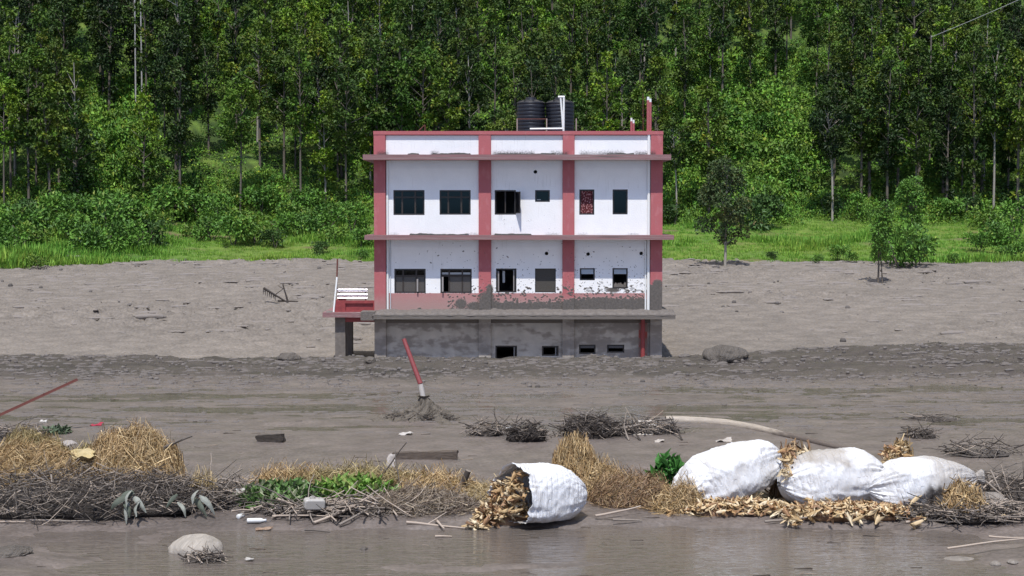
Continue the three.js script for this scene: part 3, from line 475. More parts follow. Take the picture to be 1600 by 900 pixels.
{
  const r = RNG(21);
  const under = []; for (let i = 0; i < 3; i++) { const q = RNG(400 + i), lumps = []; for (let k = 0; k < 5; k++) lumps.push([rr(q, -0.6, 0.6), rr(q, 0.1, 0.6), rr(q, -0.6, 0.6), rr(q, 0.3, 0.55), 0.7]); under.push(foliage(q, lumps, 60, 0.16, 0.34, [[0.13, 0.255, 0.028], [0.11, 0.225, 0.03], [0.165, 0.275, 0.032], [0.085, 0.18, 0.028]], 0).build()); }
  const sets = [[], [], []], cols = [[], [], []];
  for (let i = 0; i < 20000; i++) { const d = 136 + Math.pow(r(), 0.85) * 66, x = rr(r, -1, 1) * (d * 0.36 + 4); const j = i % 3; const patch = n2(x * 0.12, d * 0.12); const y = H(x, d), cq = clearing(x, d, 800 + x / d * F, 330 - (y - CAMH) / d * F); if (r() > 0.34 + cq + sst(145, 140, d) || patch < -0.7) continue; sets[j].push(mtx(x, y - 0.05, -d, r() * 6, rr(r, 0.6, 1.2) * (1 + 0.4 * patch + 0.5 * cq))); const v = rr(r, 0.75, 1.25) * (1 + 0.3 * n2(x * 0.2, d * 0.2)); cols[j].push(lin(v * rr(r, 0.85, 1.2), v, v * 0.9)); }
  sets.forEach((s, i) => stuff(i ? 'undergrowth_' + String(i).padStart(3, '0') : 'undergrowth', under[i], M.leaf, s, cols[i]).userData.label = 'bright green undergrowth covering the forest slope');
  const gt = tuft(51, 12, 0.32, 0.28, [[0.17, 0.33, 0.038], [0.225, 0.35, 0.05], [0.15, 0.31, 0.038]]), gm = [], gc = [];
  for (let i = 0; i < 26000; i++) { const x = rr(r, -62, 62), f = 26 * r() - (i % 9 === 0 ? 25.9 * r() : 0), d = grassEdge(x) + 0.15 + (f < 0 ? -1.6 * r() * r() : f); const bare = fbm(x * 0.12 + 7, d * 0.45, 3); if (bare > 0.32 || n2(x * 0.5, d * 0.8) < -0.45) continue; const tall = 1 + 1.4 * sst(0.1, 0.5, n2(x * 0.15 + 4, d * 0.2)) + 1.6 * sst(-24, -34, x); gm.push(mtx(x, H(x, d) - 0.03, -d, r() * 6, rr(r, 0.6, 1.1) * tall)); const v = rr(r, 0.8, 1.2), w = 1 + 0.25 * n2(x * 0.08, d * 0.15); gc.push(lin(v * w, v, v)); }
  stuff('grass', gt, M.leaf, gm, gc).userData.label = 'bright green grass on the old terraces';
}
// bushes along the foot of the forest
function bushKind(seed, pal, wide, tall) { const r = RNG(seed), lumps = []; for (let k = 0; k < 9; k++) { const a = r() * 6.28, q = Math.sqrt(r()) * wide * 0.75; lumps.push([Math.cos(a) * q, rr(r, 0.25, tall * 0.8), Math.sin(a) * q, rr(r, 0.4, 0.75) * Math.min(wide, tall) * 0.62, 0.8]); } return { f: foliage(r, lumps, 300, 0.14, 0.3, pal).build(), t: merge([0, 1, 2].map((k) => cyl([0, -0.2, 0], [rr(r, -0.5, 0.5) * wide, tall * 0.6, rr(r, -0.5, 0.5) * wide], 0.04, 0.015, 5))) }; }
const bushes = [bushKind(61, PAL.bush, 1.3, 1.6), bushKind(62, PAL.bush, 1.7, 1.5), bushKind(63, PAL.light, 1.4, 1.3), bushKind(64, PAL.dark, 1.3, 1.7), bushKind(65, PAL.bush, 1.1, 2.3)];
function bush(px, py, k, s, lab, grp = 'bushes at the foot of the forest', sy = s) { const p = G(px, py, 60); const b = thing('bush', lab, 'bush', p, grp); part('stems', bushes[k].t, M.bark, b); part('foliage', bushes[k].f, M.leaf, b); b.scale.set(s, sy, s); b.rotation.y = px * 1.7; return b; }
{
  const r = RNG(71);
  const big = [[170, 372, 4, 1.7], [205, 390, 1, 1.8], [230, 385, 3, 1.4], [150, 395, 1, 1.5], [110, 380, 0, 1.5], [60, 385, 2, 1.6], [20, 395, 1, 1.5], [265, 345, 0, 1.9], [290, 340, 3, 1.6], [330, 375, 1, 1.4], [365, 385, 0, 1.5], [400, 380, 2, 1.5], [430, 388, 3, 1.0], [345, 355, 4, 1.3], [450, 350, 0, 1.2], [490, 370, 1, 1.3], [520, 380, 2, 1.1], [550, 365, 4, 1.3], [495, 398, 3, 0.7], [565, 388, 0, 1.0], [180, 330, 2, 1.7], [150, 310, 4, 1.5], [90, 345, 0, 1.5], [30, 350, 3, 1.4], [225, 310, 2, 1.3], [1075, 260, 0, 1.8], [1100, 230, 2, 1.9], [1150, 240, 2, 2.0], [1190, 220, 0, 1.9], [1225, 255, 2, 1.9], [1255, 215, 2, 1.7], [1130, 200, 1, 1.8], [1180, 180, 2, 1.8], [160, 270, 2, 1.9], [190, 245, 0, 1.8], [140, 235, 2, 1.7], [205, 285, 0, 1.8], [1055, 350, 3, 1.2], [1175, 357, 3, 2.0], [1150, 352, 0, 1.6], [1090, 320, 2, 1.4], [1200, 320, 2, 1.5], [1240, 300, 4, 1.6], [1180, 285, 2, 1.6], [1290, 335, 3, 1.2], [1225, 345, 1, 1.1], [1340, 345, 4, 1.3], [1480, 345, 0, 1.2], [1545, 355, 2, 1.4], [1565, 385, 1, 1.5], [1590, 375, 4, 1.6], [1530, 395, 0, 1.1], [1505, 340, 3, 1.4], [1590, 340, 3, 1.5], [1310, 408, 0, 0.75], [1210, 408, 3, 0.5], [1275, 411, 1, 0.5], [1330, 411, 0, 0.55], [60, 420, 2, 0.8], [40, 372, 1, 1.8], [85, 362, 2, 1.7], [125, 352, 1, 1.8], [240, 358, 2, 1.6], [315, 345, 1, 1.6], [385, 358, 2, 1.5], [440, 366, 1, 1.4], [470, 352, 2, 1.5], [515, 352, 1, 1.5], [545, 340, 2, 1.5], [10, 365, 2, 1.7], [195, 350, 1, 1.7], [565, 405, 1, 0.5], [1570, 406, 1, 0.8], [1490, 412, 0, 0.45], [300, 372, 2, 0.9], [470, 330, 1, 1.4], [410, 335, 0, 1.5], [370, 325, 2, 1.4], [1130, 300, 0, 1.5], [1590, 405, 0, 0.8]];
  for (const [px, py, k, s] of big) bush(px, py, k, s * rr(r, 0.85, 1.05), k === 3 ? 'dark green dense bush growing between the forest and the mud' : k === 2 ? 'light green leafy bush growing between the forest and the mud' : k === 4 ? 'tall green bush growing between the forest and the mud' : 'mid green rounded bush growing between the forest and the mud');
}
// three single trees in front of the forest
{
  const r = RNG(81); let p = G(1133, 417, 60), d = -p[2], hgt = 165 * d / F, lumps = [], limbs = [];
  for (let i = 0; i < 22; i++) { const t = i / 21, a = r() * 6.28, w = hgt * 0.26 * (0.5 + 0.6 * Math.sin(Math.PI * Math.pow(t, 0.75))), k = w * rr(r, 0.2, 0.9), q = [Math.cos(a) * k, hgt * mixn(0.26, 0.96, t), Math.sin(a) * k]; lumps.push([...q, rr(r, 0.5, 0.9)]); limbs.push([clamp(q[1] / hgt - 0.1, 0, 0.9), q, 0.04]); }
  let t = thing('mud_line_tree', 'dusty leafy tree with a pale thin trunk standing at the edge of the mud', 'tree', p);
  part('trunk', trunkGeo(r, hgt * 0.95, 0.11, 0.2, limbs), M.paleBark, t); part('crown', foliage(r, lumps, 420, 0.14, 0.3, PAL.dusty, 0.25).build(), M.leaf, t);
  p = G(1372, 443, 60); d = -p[2]; hgt = 125 * d / F; lumps = []; limbs = [];
  for (let i = 0; i < 13; i++) { const tt = i / 12, a = r() * 6.28, k = rr(r, 0.1, 0.65), q = [Math.cos(a) * k, hgt * mixn(0.36, 0.97, tt), Math.sin(a) * k]; lumps.push([...q, rr(r, 0.3, 0.55)]); limbs.push([clamp(q[1] / hgt - 0.1, 0, 0.9), q, 0.025]); }
  t = thing('sapling', 'thin young tree with two stems standing in the grey mud', 'tree', p);
  part('trunk', merge([trunkGeo(r, hgt * 0.95, 0.07, 0.15, limbs), cyl([0.28, -0.4, 0.1], [0.1, hgt * 0.5, 0], 0.05, 0.03, 6)]), M.bark, t); part('crown', foliage(r, lumps, 650, 0.13, 0.27, PAL.bush, 0.2).build(), M.leaf, t);
  p = G(1424, 402, 60); d = -p[2]; hgt = 124 * d / F; lumps = []; limbs = [];
  for (let i = 0; i < 9; i++) { const a = r() * 6.28, k = rr(r, 0.2, 0.85), q = [Math.cos(a) * k, hgt * rr(r, 0.72, 0.92), Math.sin(a) * k]; lumps.push([...q, rr(r, 0.55, 0.8)]); limbs.push([0.6, q, 0.04]); }
  for (let i = 0; i < 6; i++) { const q = [rr(r, -0.5, 0.5), hgt * rr(r, 0.35, 0.65), rr(r, -0.4, 0.4)]; lumps.push([...q, rr(r, 0.35, 0.6)]); }
  t = thing('round_topped_tree', 'small tree with a rounded bright top behind the big bush by the mud', 'tree', p);
  part('trunk', trunkGeo(r, hgt * 0.85, 0.09, 0.15, limbs), M.bark, t); part('crown', foliage(r, lumps, 480, 0.13, 0.27, PAL.bush, 0.2).build(), M.leaf, t);
  bush(1408, 419, 1, 1.5, 'large leafy green bush at the mud edge beside the thin sapling', undefined, 2.1); bush(1388, 413, 0, 1.3, 'green bush at the mud edge behind the thin sapling', undefined, 1.5); bush(1434, 414, 0, 1.35, 'green bush under the round topped small tree', undefined, 1.3);
}
// poles and wires on the hillside
{
  M.pole = std([0.36, 0.35, 0.33], 0.8); M.wire = std([0.4, 0.4, 0.4], 0.5);
  const d = 158, base = onGround(P(216, 60, d)[0], -d), top = P(216, -18, d)[1] + 1 - base[1];
  const t = thing('utility_pole', 'pair of pale utility poles with a crossarm rising through the forest', 'utility pole', base);
  part('pole', cyl([-0.32, -0.5, 0], [-0.3, top, 0], 0.09, 0.06), M.pole, t); part('pole', cyl([0.32, -0.5, 0], [0.28, top, 0], 0.09, 0.06), M.pole, t); part('crossarm', box(-1.2, 1.2, top - 0.45, top - 0.3, -0.06, 0.06), M.pole, t);
  const wire = (a, b, sag, name, lab) => { const m = [(a[0] + b[0]) / 2, (a[1] + b[1]) / 2 - sag, (a[2] + b[2]) / 2]; const c = new THREE.QuadraticBezierCurve3(new THREE.Vector3(...a), new THREE.Vector3(...m), new THREE.Vector3(...b)); return single(name, new THREE.TubeGeometry(c, 24, 0.028, 5), M.wire, lab, 'power line'); };
  wire([base[0] + 0.3, base[1] + top - 0.4, -d], P(300, 22, 162), 0.2, 'power_line', 'thin wire running from the pale poles into the trees');
  const e = P(1455, 58, 150), gb = onGround(e[0], e[2]);
  const t2 = thing('wire_post', 'slim wooden post holding a wire among the forest trees', 'post', gb); part('post', cyl([0, -0.4, 0], [0, e[1] - gb[1] + 0.2, 0], 0.09, 0.07), M.bark, t2); part('insulator', cyl([0, e[1] - gb[1] - 0.02, 0.06], [0, e[1] - gb[1] + 0.12, 0.06], 0.04), M.pole, t2);
  wire(e, P(1700, -50, 138), 0.25, 'power_line', 'thin pale wire slanting up from the wooden post over the trees');
}

// ---------------------------------------------------------------- debris in front
function noisy(geo, amp, freq, seed = 0) { const p = geo.attributes.position; for (let i = 0; i < p.count; i++) { const x = p.getX(i), y = p.getY(i), z = p.getZ(i), l = Math.hypot(x, y, z) || 1, k = 1 + amp * (fbm(x / l * freq + seed, y / l * freq + z / l * freq * 0.7, 3) + fbm(z / l * freq + seed + 9, y / l * freq * 1.3, 3)); p.setXYZ(i, x * k, y * k, z * k); } geo.computeVertexNormals(); return geo; }
const ico = (n) => { const g = new THREE.IcosahedronGeometry(1, n); g.deleteAttribute('normal'); g.deleteAttribute('uv'); const q = mergeVerts(g); return q; };
function mergeVerts(g) { const p = g.attributes.position, map = new Map(), pos = [], idx = []; for (let i = 0; i < p.count; i++) { const k = [p.getX(i), p.getY(i), p.getZ(i)].map((v) => v.toFixed(4)).join(); if (!map.has(k)) { map.set(k, pos.length / 3); pos.push(p.getX(i), p.getY(i), p.getZ(i)); } idx.push(map.get(k)); } const o = new THREE.BufferGeometry(); o.setAttribute('position', new THREE.Float32BufferAttribute(pos, 3)); o.setIndex(idx); o.computeVertexNormals(); return o; }
function planarUV(g, s = 1) { const p = g.attributes.position, uv = new Float32Array(p.count * 2); for (let i = 0; i < p.count; i++) { uv[i * 2] = (p.getX(i) + 0.4 * p.getZ(i)) * s; uv[i * 2 + 1] = (p.getY(i) + 0.6 * p.getZ(i)) * s; } g.setAttribute('uv', new THREE.BufferAttribute(uv, 2)); return g; }

// ---- straw: thin bent ribbons over a mound
function strawHeap(label, px, pytop, d, rxpx, rz, n, pal, seed, { len = [0.08, 0.26], dir = null, w = 0.0042, name = 'straw_heap', core = [0.16, 0.105, 0.05], shag = 0.1, cat = 'straw', spread = 1, loops = 4, pw = 0.52, rough = 0.45 } = {}) {
  const r = RNG(seed), b = P(px, 700, d), gy = H(b[0], d), top = P(px, pytop, d)[1] - gy, rx = rxpx * d / F;
  const t = thing(name, label, cat, [b[0], gy, -d]);
  const cg = noisy(ico(4), 0.16, 2.2, seed); cg.scale(rx * 0.92, top * 0.92, rz * 0.92); planarUV(cg);
  part('core', cg, new THREE.MeshStandardMaterial({ color: lin(...core), roughness: 1, map: tiled(mudNoise, 0.12), bumpMap: tiled(mudBump, 0.15), bumpScale: 0.02 }), t);
  const pos = [], col = [];
  const surf = (x, z) => { const q = 1 - (x / rx) ** 2 - (z / rz) ** 2; return q > 0 ? top * Math.pow(q, pw) * (1 + rough * fbm(x * 5 + seed, z * 5, 3)) : 0; };
  for (let i = 0; i < n * 1.9; i++) {
    const a = r() * 6.283, q = Math.sqrt(r()) * spread * (r() < 0.12 ? 1.22 : 1); let x = Math.cos(a) * q * rx, z = Math.sin(a) * q * rz;
    let th = dir === null ? r() * 6.283 : dir + rr(r, -0.7, 0.7); const L = rr(r, len[0], len[1]), k = 3, lift = rr(r, -0.02, 0.035) + (r() < shag ? rr(r, 0.02, 0.09) : 0), curl = rr(r, -loops, loops);
    const base = pal[Math.floor(r() * pal.length)], v = rr(r, 0.45, 1.35), c = base.map((m) => m * v); const pts = [];
    for (let s = 0; s <= k; s++) { const e = s / k; const y0 = Math.max(surf(x, z), -0.01); pts.push([x, y0 + lift * (0.3 + 1.2 * e * e) + 0.004, z]); const st = L / k, sl = (Math.max(surf(x + Math.cos(th) * 0.03, z + Math.sin(th) * 0.03), -0.01) - y0) / 0.03, sh = st / Math.sqrt(1 + sl * sl); x += Math.cos(th) * sh; z += Math.sin(th) * sh; th += curl / k; }
    const ww = w * rr(r, 0.6, 1.3), nx = -Math.sin(th) * ww / 2, nz = Math.cos(th) * ww / 2, ny = rr(r, -0.5, 0.5) * ww;
    for (let s = 0; s < k; s++) { const A = pts[s], B = pts[s + 1]; pos.push(A[0] - nx, A[1] - ny, A[2] - nz, A[0] + nx, A[1] + ny, A[2] + nz, B[0] + nx, B[1] + ny, B[2] + nz, A[0] - nx, A[1] - ny, A[2] - nz, B[0] + nx, B[1] + ny, B[2] + nz, B[0] - nx, B[1] - ny, B[2] - nz); for (let u = 0; u < 6; u++) col.push(...c); }
  }
  const g = new THREE.BufferGeometry(); g.setAttribute('position', new THREE.Float32BufferAttribute(pos, 3)); g.setAttribute('color', new THREE.Float32BufferAttribute(col, 3)); g.computeVertexNormals();
  const m = part('straw', g, M.straw || (M.straw = new THREE.MeshStandardMaterial({ color: 0xffffff, vertexColors: true, roughness: 0.6, side: THREE.DoubleSide })), t); m.userData = { kind: 'stuff' };
  return t;
}
const SP = { gold: [[0.44, 0.30, 0.14], [0.36, 0.24, 0.11], [0.54, 0.40, 0.21], [0.25, 0.155, 0.07]], olive: [[0.33, 0.26, 0.11], [0.25, 0.2, 0.085], [0.42, 0.33, 0.16], [0.2, 0.145, 0.06]], brown: [[0.22, 0.13, 0.07], [0.3, 0.19, 0.095], [0.17, 0.1, 0.055], [0.36, 0.25, 0.13]], grey: [[0.25, 0.2, 0.15], [0.18, 0.14, 0.105], [0.32, 0.25, 0.17], [0.14, 0.1, 0.075]], pale: [[0.52, 0.4, 0.22], [0.44, 0.33, 0.17], [0.35, 0.26, 0.12]] };

// ---- sticks
function stickGeo(r, L, rad, bend = 0.08, forks = 0, seg = 6) {
  const mk = (p0, th, ph, len, ra, n) => { const pts = [new THREE.Vector3(...p0)]; let v = new THREE.Vector3(Math.cos(th) * Math.cos(ph), Math.sin(ph), Math.sin(th) * Math.cos(ph)); for (let i = 0; i < n; i++) { v = v.clone().add(new THREE.Vector3(rr(r, -bend, bend), rr(r, -bend, bend), rr(r, -bend, bend))).normalize(); pts.push(pts[i].clone().addScaledVector(v, len / n)); } const gs = []; for (let i = 0; i < n; i++) gs.push(cyl(pts[i].toArray(), pts[i + 1].toArray(), ra * (1 - 0.5 * i / n), ra * (1 - 0.5 * (i + 1) / n), seg)); return [gs, pts]; };
  const [gs, pts] = mk([-L / 2, 0, 0], 0, 0, L, rad, 6);
  for (let f = 0; f < forks; f++) { const q = pts[1 + Math.floor(r() * 4)]; gs.push(...mk(q.toArray(), rr(r, -1, 1), rr(r, -0.6, 0.9), L * rr(r, 0.2, 0.45), rad * 0.55, 3)[0]); }
  return merge(gs);
}
M.twigDark = new THREE.MeshStandardMaterial({ color: lin(0.048, 0.038, 0.032), roughness: 0.9 });
M.twigGrey = new THREE.MeshStandardMaterial({ color: lin(0.22, 0.185, 0.155), roughness: 0.9 });
M.twigPale = new THREE.MeshStandardMaterial({ color: lin(0.38, 0.31, 0.25), roughness: 0.85 });
M.twigMud = new THREE.MeshStandardMaterial({ color: lin(0.115, 0.097, 0.083), roughness: 0.85 });
const twigMats = [M.twigDark, M.twigGrey, M.twigPale, M.twigMud];
function stickBetween(name, a, b, rad, mat, label, cat, grp, seed, forks = 0, bend = 0.06) {
  const A = new THREE.Vector3(...a), B = new THREE.Vector3(...b), L = A.distanceTo(B), g = stickGeo(RNG(seed), L, rad, bend, forks);
  const m = single(name, g, mat, label, cat, A.clone().lerp(B, 0.5).toArray(), grp); m.quaternion.setFromUnitVectors(new THREE.Vector3(1, 0, 0), B.sub(A).normalize()); return m;
}
// a tangle of twigs too thick to count, over a low mud mound
function tangle(name, label, px, pytop, d, rxpx, rz, n, seed, { mats = [0.4, 0.32, 0.12, 0.16], rad = [0.0025, 0.007], len = [0.15, 0.6], mound = [0.1, 0.082, 0.07], cat = 'brushwood', flat = 0.5 } = {}) {
  const r = RNG(seed), b = P(px, 700, d), gy = H(b[0], d), top = P(px, pytop, d)[1] - gy, rx = rxpx * d / F;
  const t = thing(name, label, cat, [b[0], gy, -d]);
  const cg = noisy(ico(4), 0.42, 3.4, seed); cg.scale(rx * 0.8, top * (cat === 'twigs' ? 0.3 : 0.56), rz * 0.78); planarUV(cg);
  part('mud_core', cg, new THREE.MeshStandardMaterial({ color: lin(...mound), roughness: 0.95, map: tiled(mudNoise, 0.2), bumpMap: tiled(mudBump, 0.2), bumpScale: 0.04 }), t);
  const sets = mats.map(() => []);
  for (let i = 0; i < n; i++) {
    const a = r() * 6.283, q = Math.sqrt(r()) * 0.97, x = Math.cos(a) * q * rx, z = Math.sin(a) * q * rz, y = top * Math.sqrt(Math.max(0.02, 1 - q * q)) * rr(r, 0.4, 1.02);
    const g = stickGeo(r, rr(r, len[0], len[1]), rr(r, rad[0], rad[1]), 0.22, r() < 0.35 ? 1 : 0, 4); g.rotateZ(rr(r, -1, 1) * flat * 1.1); g.rotateY(r() * 6.283); g.translate(x, y, z);
    let u = r(), k = 0; while (u > mats[k] && k < mats.length - 1) { u -= mats[k]; k++; } sets[k].push(g);
  }
  sets.forEach((s, k) => { if (s.length) part('twigs', merge(s), twigMats[k], t).userData = { kind: 'stuff' }; });
  return t;
}
// ---- maize ears in their dry husks
const earGeos = [];
function huskLeaf(r, L, W, a, off0, open, curl, twist) {   // one dry husk leaf from the stalk end, folded along its middle
  const k = 6, pos = [], idx = [];
  for (let j = 0; j <= k; j++) { const e = j / k, wd = W * Math.pow(Math.sin(Math.PI * (0.1 + 0.89 * e)), 0.7) + 0.001, off = off0 * (1 - 0.3 * e) + open * L * Math.pow(e, 1.6), x = -L * 0.45 + L * e * (1 - 0.25 * open) - curl * L * Math.pow(e, 3), tw = twist * e; for (const sg of [-1, 0, 1]) { const y = off - (sg ? 0.5 * wd * Math.cos(tw) * 0.6 : 0), z = sg * wd / 2; pos.push(x + 0.004 * n2(j + a * 9, sg), y * Math.cos(a) - z * Math.sin(a), y * Math.sin(a) + z * Math.cos(a)); } if (j < k) { const b = j * 3; idx.push(b, b + 1, b + 3, b + 1, b + 4, b + 3, b + 1, b + 2, b + 4, b + 2, b + 5, b + 4); } }
  const g = new THREE.BufferGeometry(); g.setAttribute('position', new THREE.Float32BufferAttribute(pos, 3)); g.setIndex(idx); g.computeVertexNormals(); return g;
}
for (let s = 0; s < 10; s++) {
  const r = RNG(900 + s), gs = [], L = rr(r, 0.12, 0.18), R = rr(r, 0.007, 0.012);
  gs.push(new THREE.LatheGeometry([[0.001, -L * 0.5], [R * 0.5, -L * 0.49], [R * 0.55, -L * 0.4], [R, -L * 0.3], [R, L * 0.05], [R * 0.6, L * 0.3], [0.002, L * 0.42]].map((q) => new THREE.Vector2(...q)), 7).rotateZ(Math.PI / 2));
  const n = 6 + Math.floor(r() * 4);
  for (let i = 0; i < n; i++) gs.push(huskLeaf(r, L * rr(r, 0.8, 1.3), rr(r, 0.024, 0.05), i / n * 6.283 + r(), R * 1.1, i % 2 ? rr(r, 0.1, 0.7) : rr(r, 0, 0.12), rr(r, -0.1, 0.5) * (i % 2), rr(r, -1.5, 1.5)));
  earGeos.push(merge(gs));
}
M.husk = [[0.52, 0.39, 0.225], [0.4, 0.255, 0.12], [0.63, 0.52, 0.35], [0.28, 0.155, 0.075], [0.48, 0.34, 0.175], [0.2, 0.11, 0.055]].map((c) => std(c, 0.65, { side: THREE.DoubleSide }));
let earCount = 0;
function ears(r, label, list, grp) { for (const p of list) { const g = earGeos[Math.floor(r() * 10)]; const w = r(); const m = single('maize_ear', g, M.husk[w < 0.24 ? 0 : w < 0.46 ? 1 : w < 0.62 ? 2 : w < 0.78 ? 3 : w < 0.92 ? 4 : 5], label, 'maize', p, grp); m.rotation.set(rr(r, -0.5, 0.5), r() * 6.283, rr(r, -0.5, 0.5)); const s = rr(r, 0.55, 0.85); m.scale.setScalar(s); earCount++; } }

// ---- woven sacks
const mudStain = (k) => [mixn(1, 0.42, k), mixn(1, 0.36, k), mixn(1, 0.29, k)];
function sackGeo({ L, W, T, a, b, seed, lump = 0.03, sag = 0.15, stain }) {   // along x from -L/2 (end a) to L/2 (end b); bottom at y = 0
  const r = RNG(seed), rings = [], N = 90, V = 110;
  const prof = (u) => { let w = 1, t = 1; const ends = [[a, u], [b, 1 - u]]; for (const [k, e] of ends) { if (k === 'seam') { const q = clamp(e / 0.30); t *= Math.pow(Math.sin(q * Math.PI / 2), 0.62) * 0.97 + 0.03; w *= 0.9 + 0.1 * Math.sin(q * Math.PI / 2); } else if (k === 'tied') { const q = clamp((e - 0.06) / 0.42), m = Math.pow(Math.sin(q * Math.PI / 2), 0.8), nk = e < 0.06 ? 0.13 + 0.14 * (1 - e / 0.06) : 0.13 + 0.87 * m; w *= nk; t *= nk; } else if (k === 'round') { const q = clamp(e / (a === 'open' ? 0.72 : 0.36)), m = Math.pow(Math.sin(q * Math.PI / 2), a === 'open' ? 0.45 : 0.6); w *= 0.25 + 0.75 * m; t *= 0.08 + 0.92 * m; } } return [w, t]; };
  for (let i = 0; i <= N; i++) rings.push([i / N, 1, 0]);
  if (a === 'open') for (let i = 1; i <= 26; i++) rings.unshift([i / 60, 0.965, 1]);
  const pos = [], col = [], uv = [], idx = [];
  rings.forEach(([u, k, inner], ri) => {
    const [w, t] = prof(u), x = (u - 0.5) * L;
    for (let j = 0; j <= V; j++) {
      const th = j / V * 6.2832, c = Math.cos(th), s = Math.sin(th), e = 0.72, jj = j % V;
      let y = Math.sign(s) * Math.pow(Math.abs(s), e) * T / 2 * t * k, z = Math.sign(c) * Math.pow(Math.abs(c), e) * W / 2 * w * k;
      const cth = Math.cos(jj / V * 6.2832), sth = Math.sin(jj / V * 6.2832);
      const rg = (v, p) => Math.pow(1 - Math.min(1, Math.abs(v)), p);
      const big = fbm(x * 2.2 + seed, cth * 0.8 + sth * 1.1, 2) * lump, ends = Math.max(1 - u / 0.5, 1 - (1 - u) / 0.5, 0.1);
      const wa = 0.8 * n2(x * 2 + seed, sth * 1.5), fold = (rg(n2(cth * 4.2 + wa + seed, sth * 4.2 + x * 0.6), 3) - 0.4) * 0.024 * ends, cross = (rg(n2(x * 13 + 2.2 * sth + wa * 2 + seed, cth * 0.7 + sth * 0.5 + 3), 3) - 0.4) * 0.010 * (0.4 + 0.6 * n2(x * 2, sth + seed)), crease = (rg(n2(x * 4 + cth * 2.2 + seed, sth * 3 - x * 6), 8) - 0.3) * 0.008;
      const sc = 1 + (big + fold + cross + crease) / (0.5 * Math.max(Math.min(T * t, W * w), 0.08)) * Math.min(1, t * 2) * (inner ? 0.8 : 1);
      y *= sc; z *= sc;
      const rim = (a === 'open' && u < 0.05) ? 0.035 * n2(jj * 0.12, seed) + 0.02 * n2(jj * 0.5, seed + 4) : 0;
      let yy = y + T / 2; const fl = T * sag; if (yy < fl) yy = fl - (fl - yy) * 0.25; yy -= fl * 0.75; if (a === 'open' && z < 0) yy *= 1 - 0.42 * clamp(-z / (W * 0.5)) * clamp(1 - u / 0.5);
      pos.push(x + rim * (1 - u / 0.05) + (a === 'open' ? clamp(1 - u / 0.45) * 0.2 * z / W : 0), yy, z); uv.push(x, j / V * 1.8);
      const sm = 0.35 * sst(0.05, 0.45, fbm(x * 5 + seed, yy * 5 + z * 4, 4)) + 0.5 * sst(0.09, 0.02, yy + 0.06 * n2(x * 9, z * 9)); const q0 = stain ? stain(x, yy, z, r) : [1, 1, 1], q = q0.map((v, ii) => v * mudStain(clamp(sm))[ii]); col.push(...q);
      if (ri < rings.length - 1 && j < V) { const A = ri * (V + 1) + j, B = A + V + 1; idx.push(A, A + 1, B, A + 1, B + 1, B); }
    }
  });
  // close a seamed or tied end
  const cap = (ri) => { const o = ri * (V + 1); let y = 0, z = 0, n = 0; for (let j = 0; j < V; j++) { y += pos[(o + j) * 3 + 1]; z += pos[(o + j) * 3 + 2]; n++; } const k = pos.length / 3; pos.push(pos[o * 3], y / n, z / n); uv.push(0, 0); col.push(col[o * 3], col[o * 3 + 1], col[o * 3 + 2]); for (let j = 0; j < V; j++) idx.push(o + j, o + j + 1, k); };
  cap(rings.length - 1); if (a !== 'open') cap(0);
  const g = new THREE.BufferGeometry(); g.setAttribute('position', new THREE.Float32BufferAttribute(pos, 3)); g.setAttribute('uv', new THREE.Float32BufferAttribute(uv, 2)); g.setAttribute('color', new THREE.Float32BufferAttribute(col, 3)); g.setIndex(idx); g.computeVertexNormals();
  const nn = g.attributes.normal; for (let ri = 0; ri < rings.length; ri++) { const A = ri * (V + 1), B = A + V; const v = new THREE.Vector3(nn.getX(A) + nn.getX(B), nn.getY(A) + nn.getY(B), nn.getZ(A) + nn.getZ(B)).normalize(); nn.setXYZ(A, v.x, v.y, v.z); nn.setXYZ(B, v.x, v.y, v.z); }
  return g;
}
const weave = tex(1024, 1024, (i, j) => { const x = i / 1024, y = j / 1024, wv = 0.06 * Math.sin(i / 1024 * Math.PI * 2 * 160) * Math.sin(j / 1024 * Math.PI * 2 * 160), rd = (v, p) => Math.pow(1 - Math.min(1, Math.abs(v) * 1.6), p), w = 0.9 * n2(x * 4, y * 4, 4); const a = rd(n2(x * 16 + w * 0.6, y * 2 + w * 0.5, 208), 2), b = rd(n2(x * 7 + 3 + w, y * 16 - w, 224), 4), c = rd(fbm(x * 12 - w, y * 9 + w, 3, 36), 6); return grey(0.25 + wv + 0.5 * a + 0.06 * b + 0.12 * c); });
M.sack = new THREE.MeshPhysicalMaterial({ color: lin(0.74, 0.74, 0.75), vertexColors: true, roughness: 0.5, bumpMap: tiled(weave, 0.9), bumpScale: 0.011, side: THREE.DoubleSide });
const SK = [];
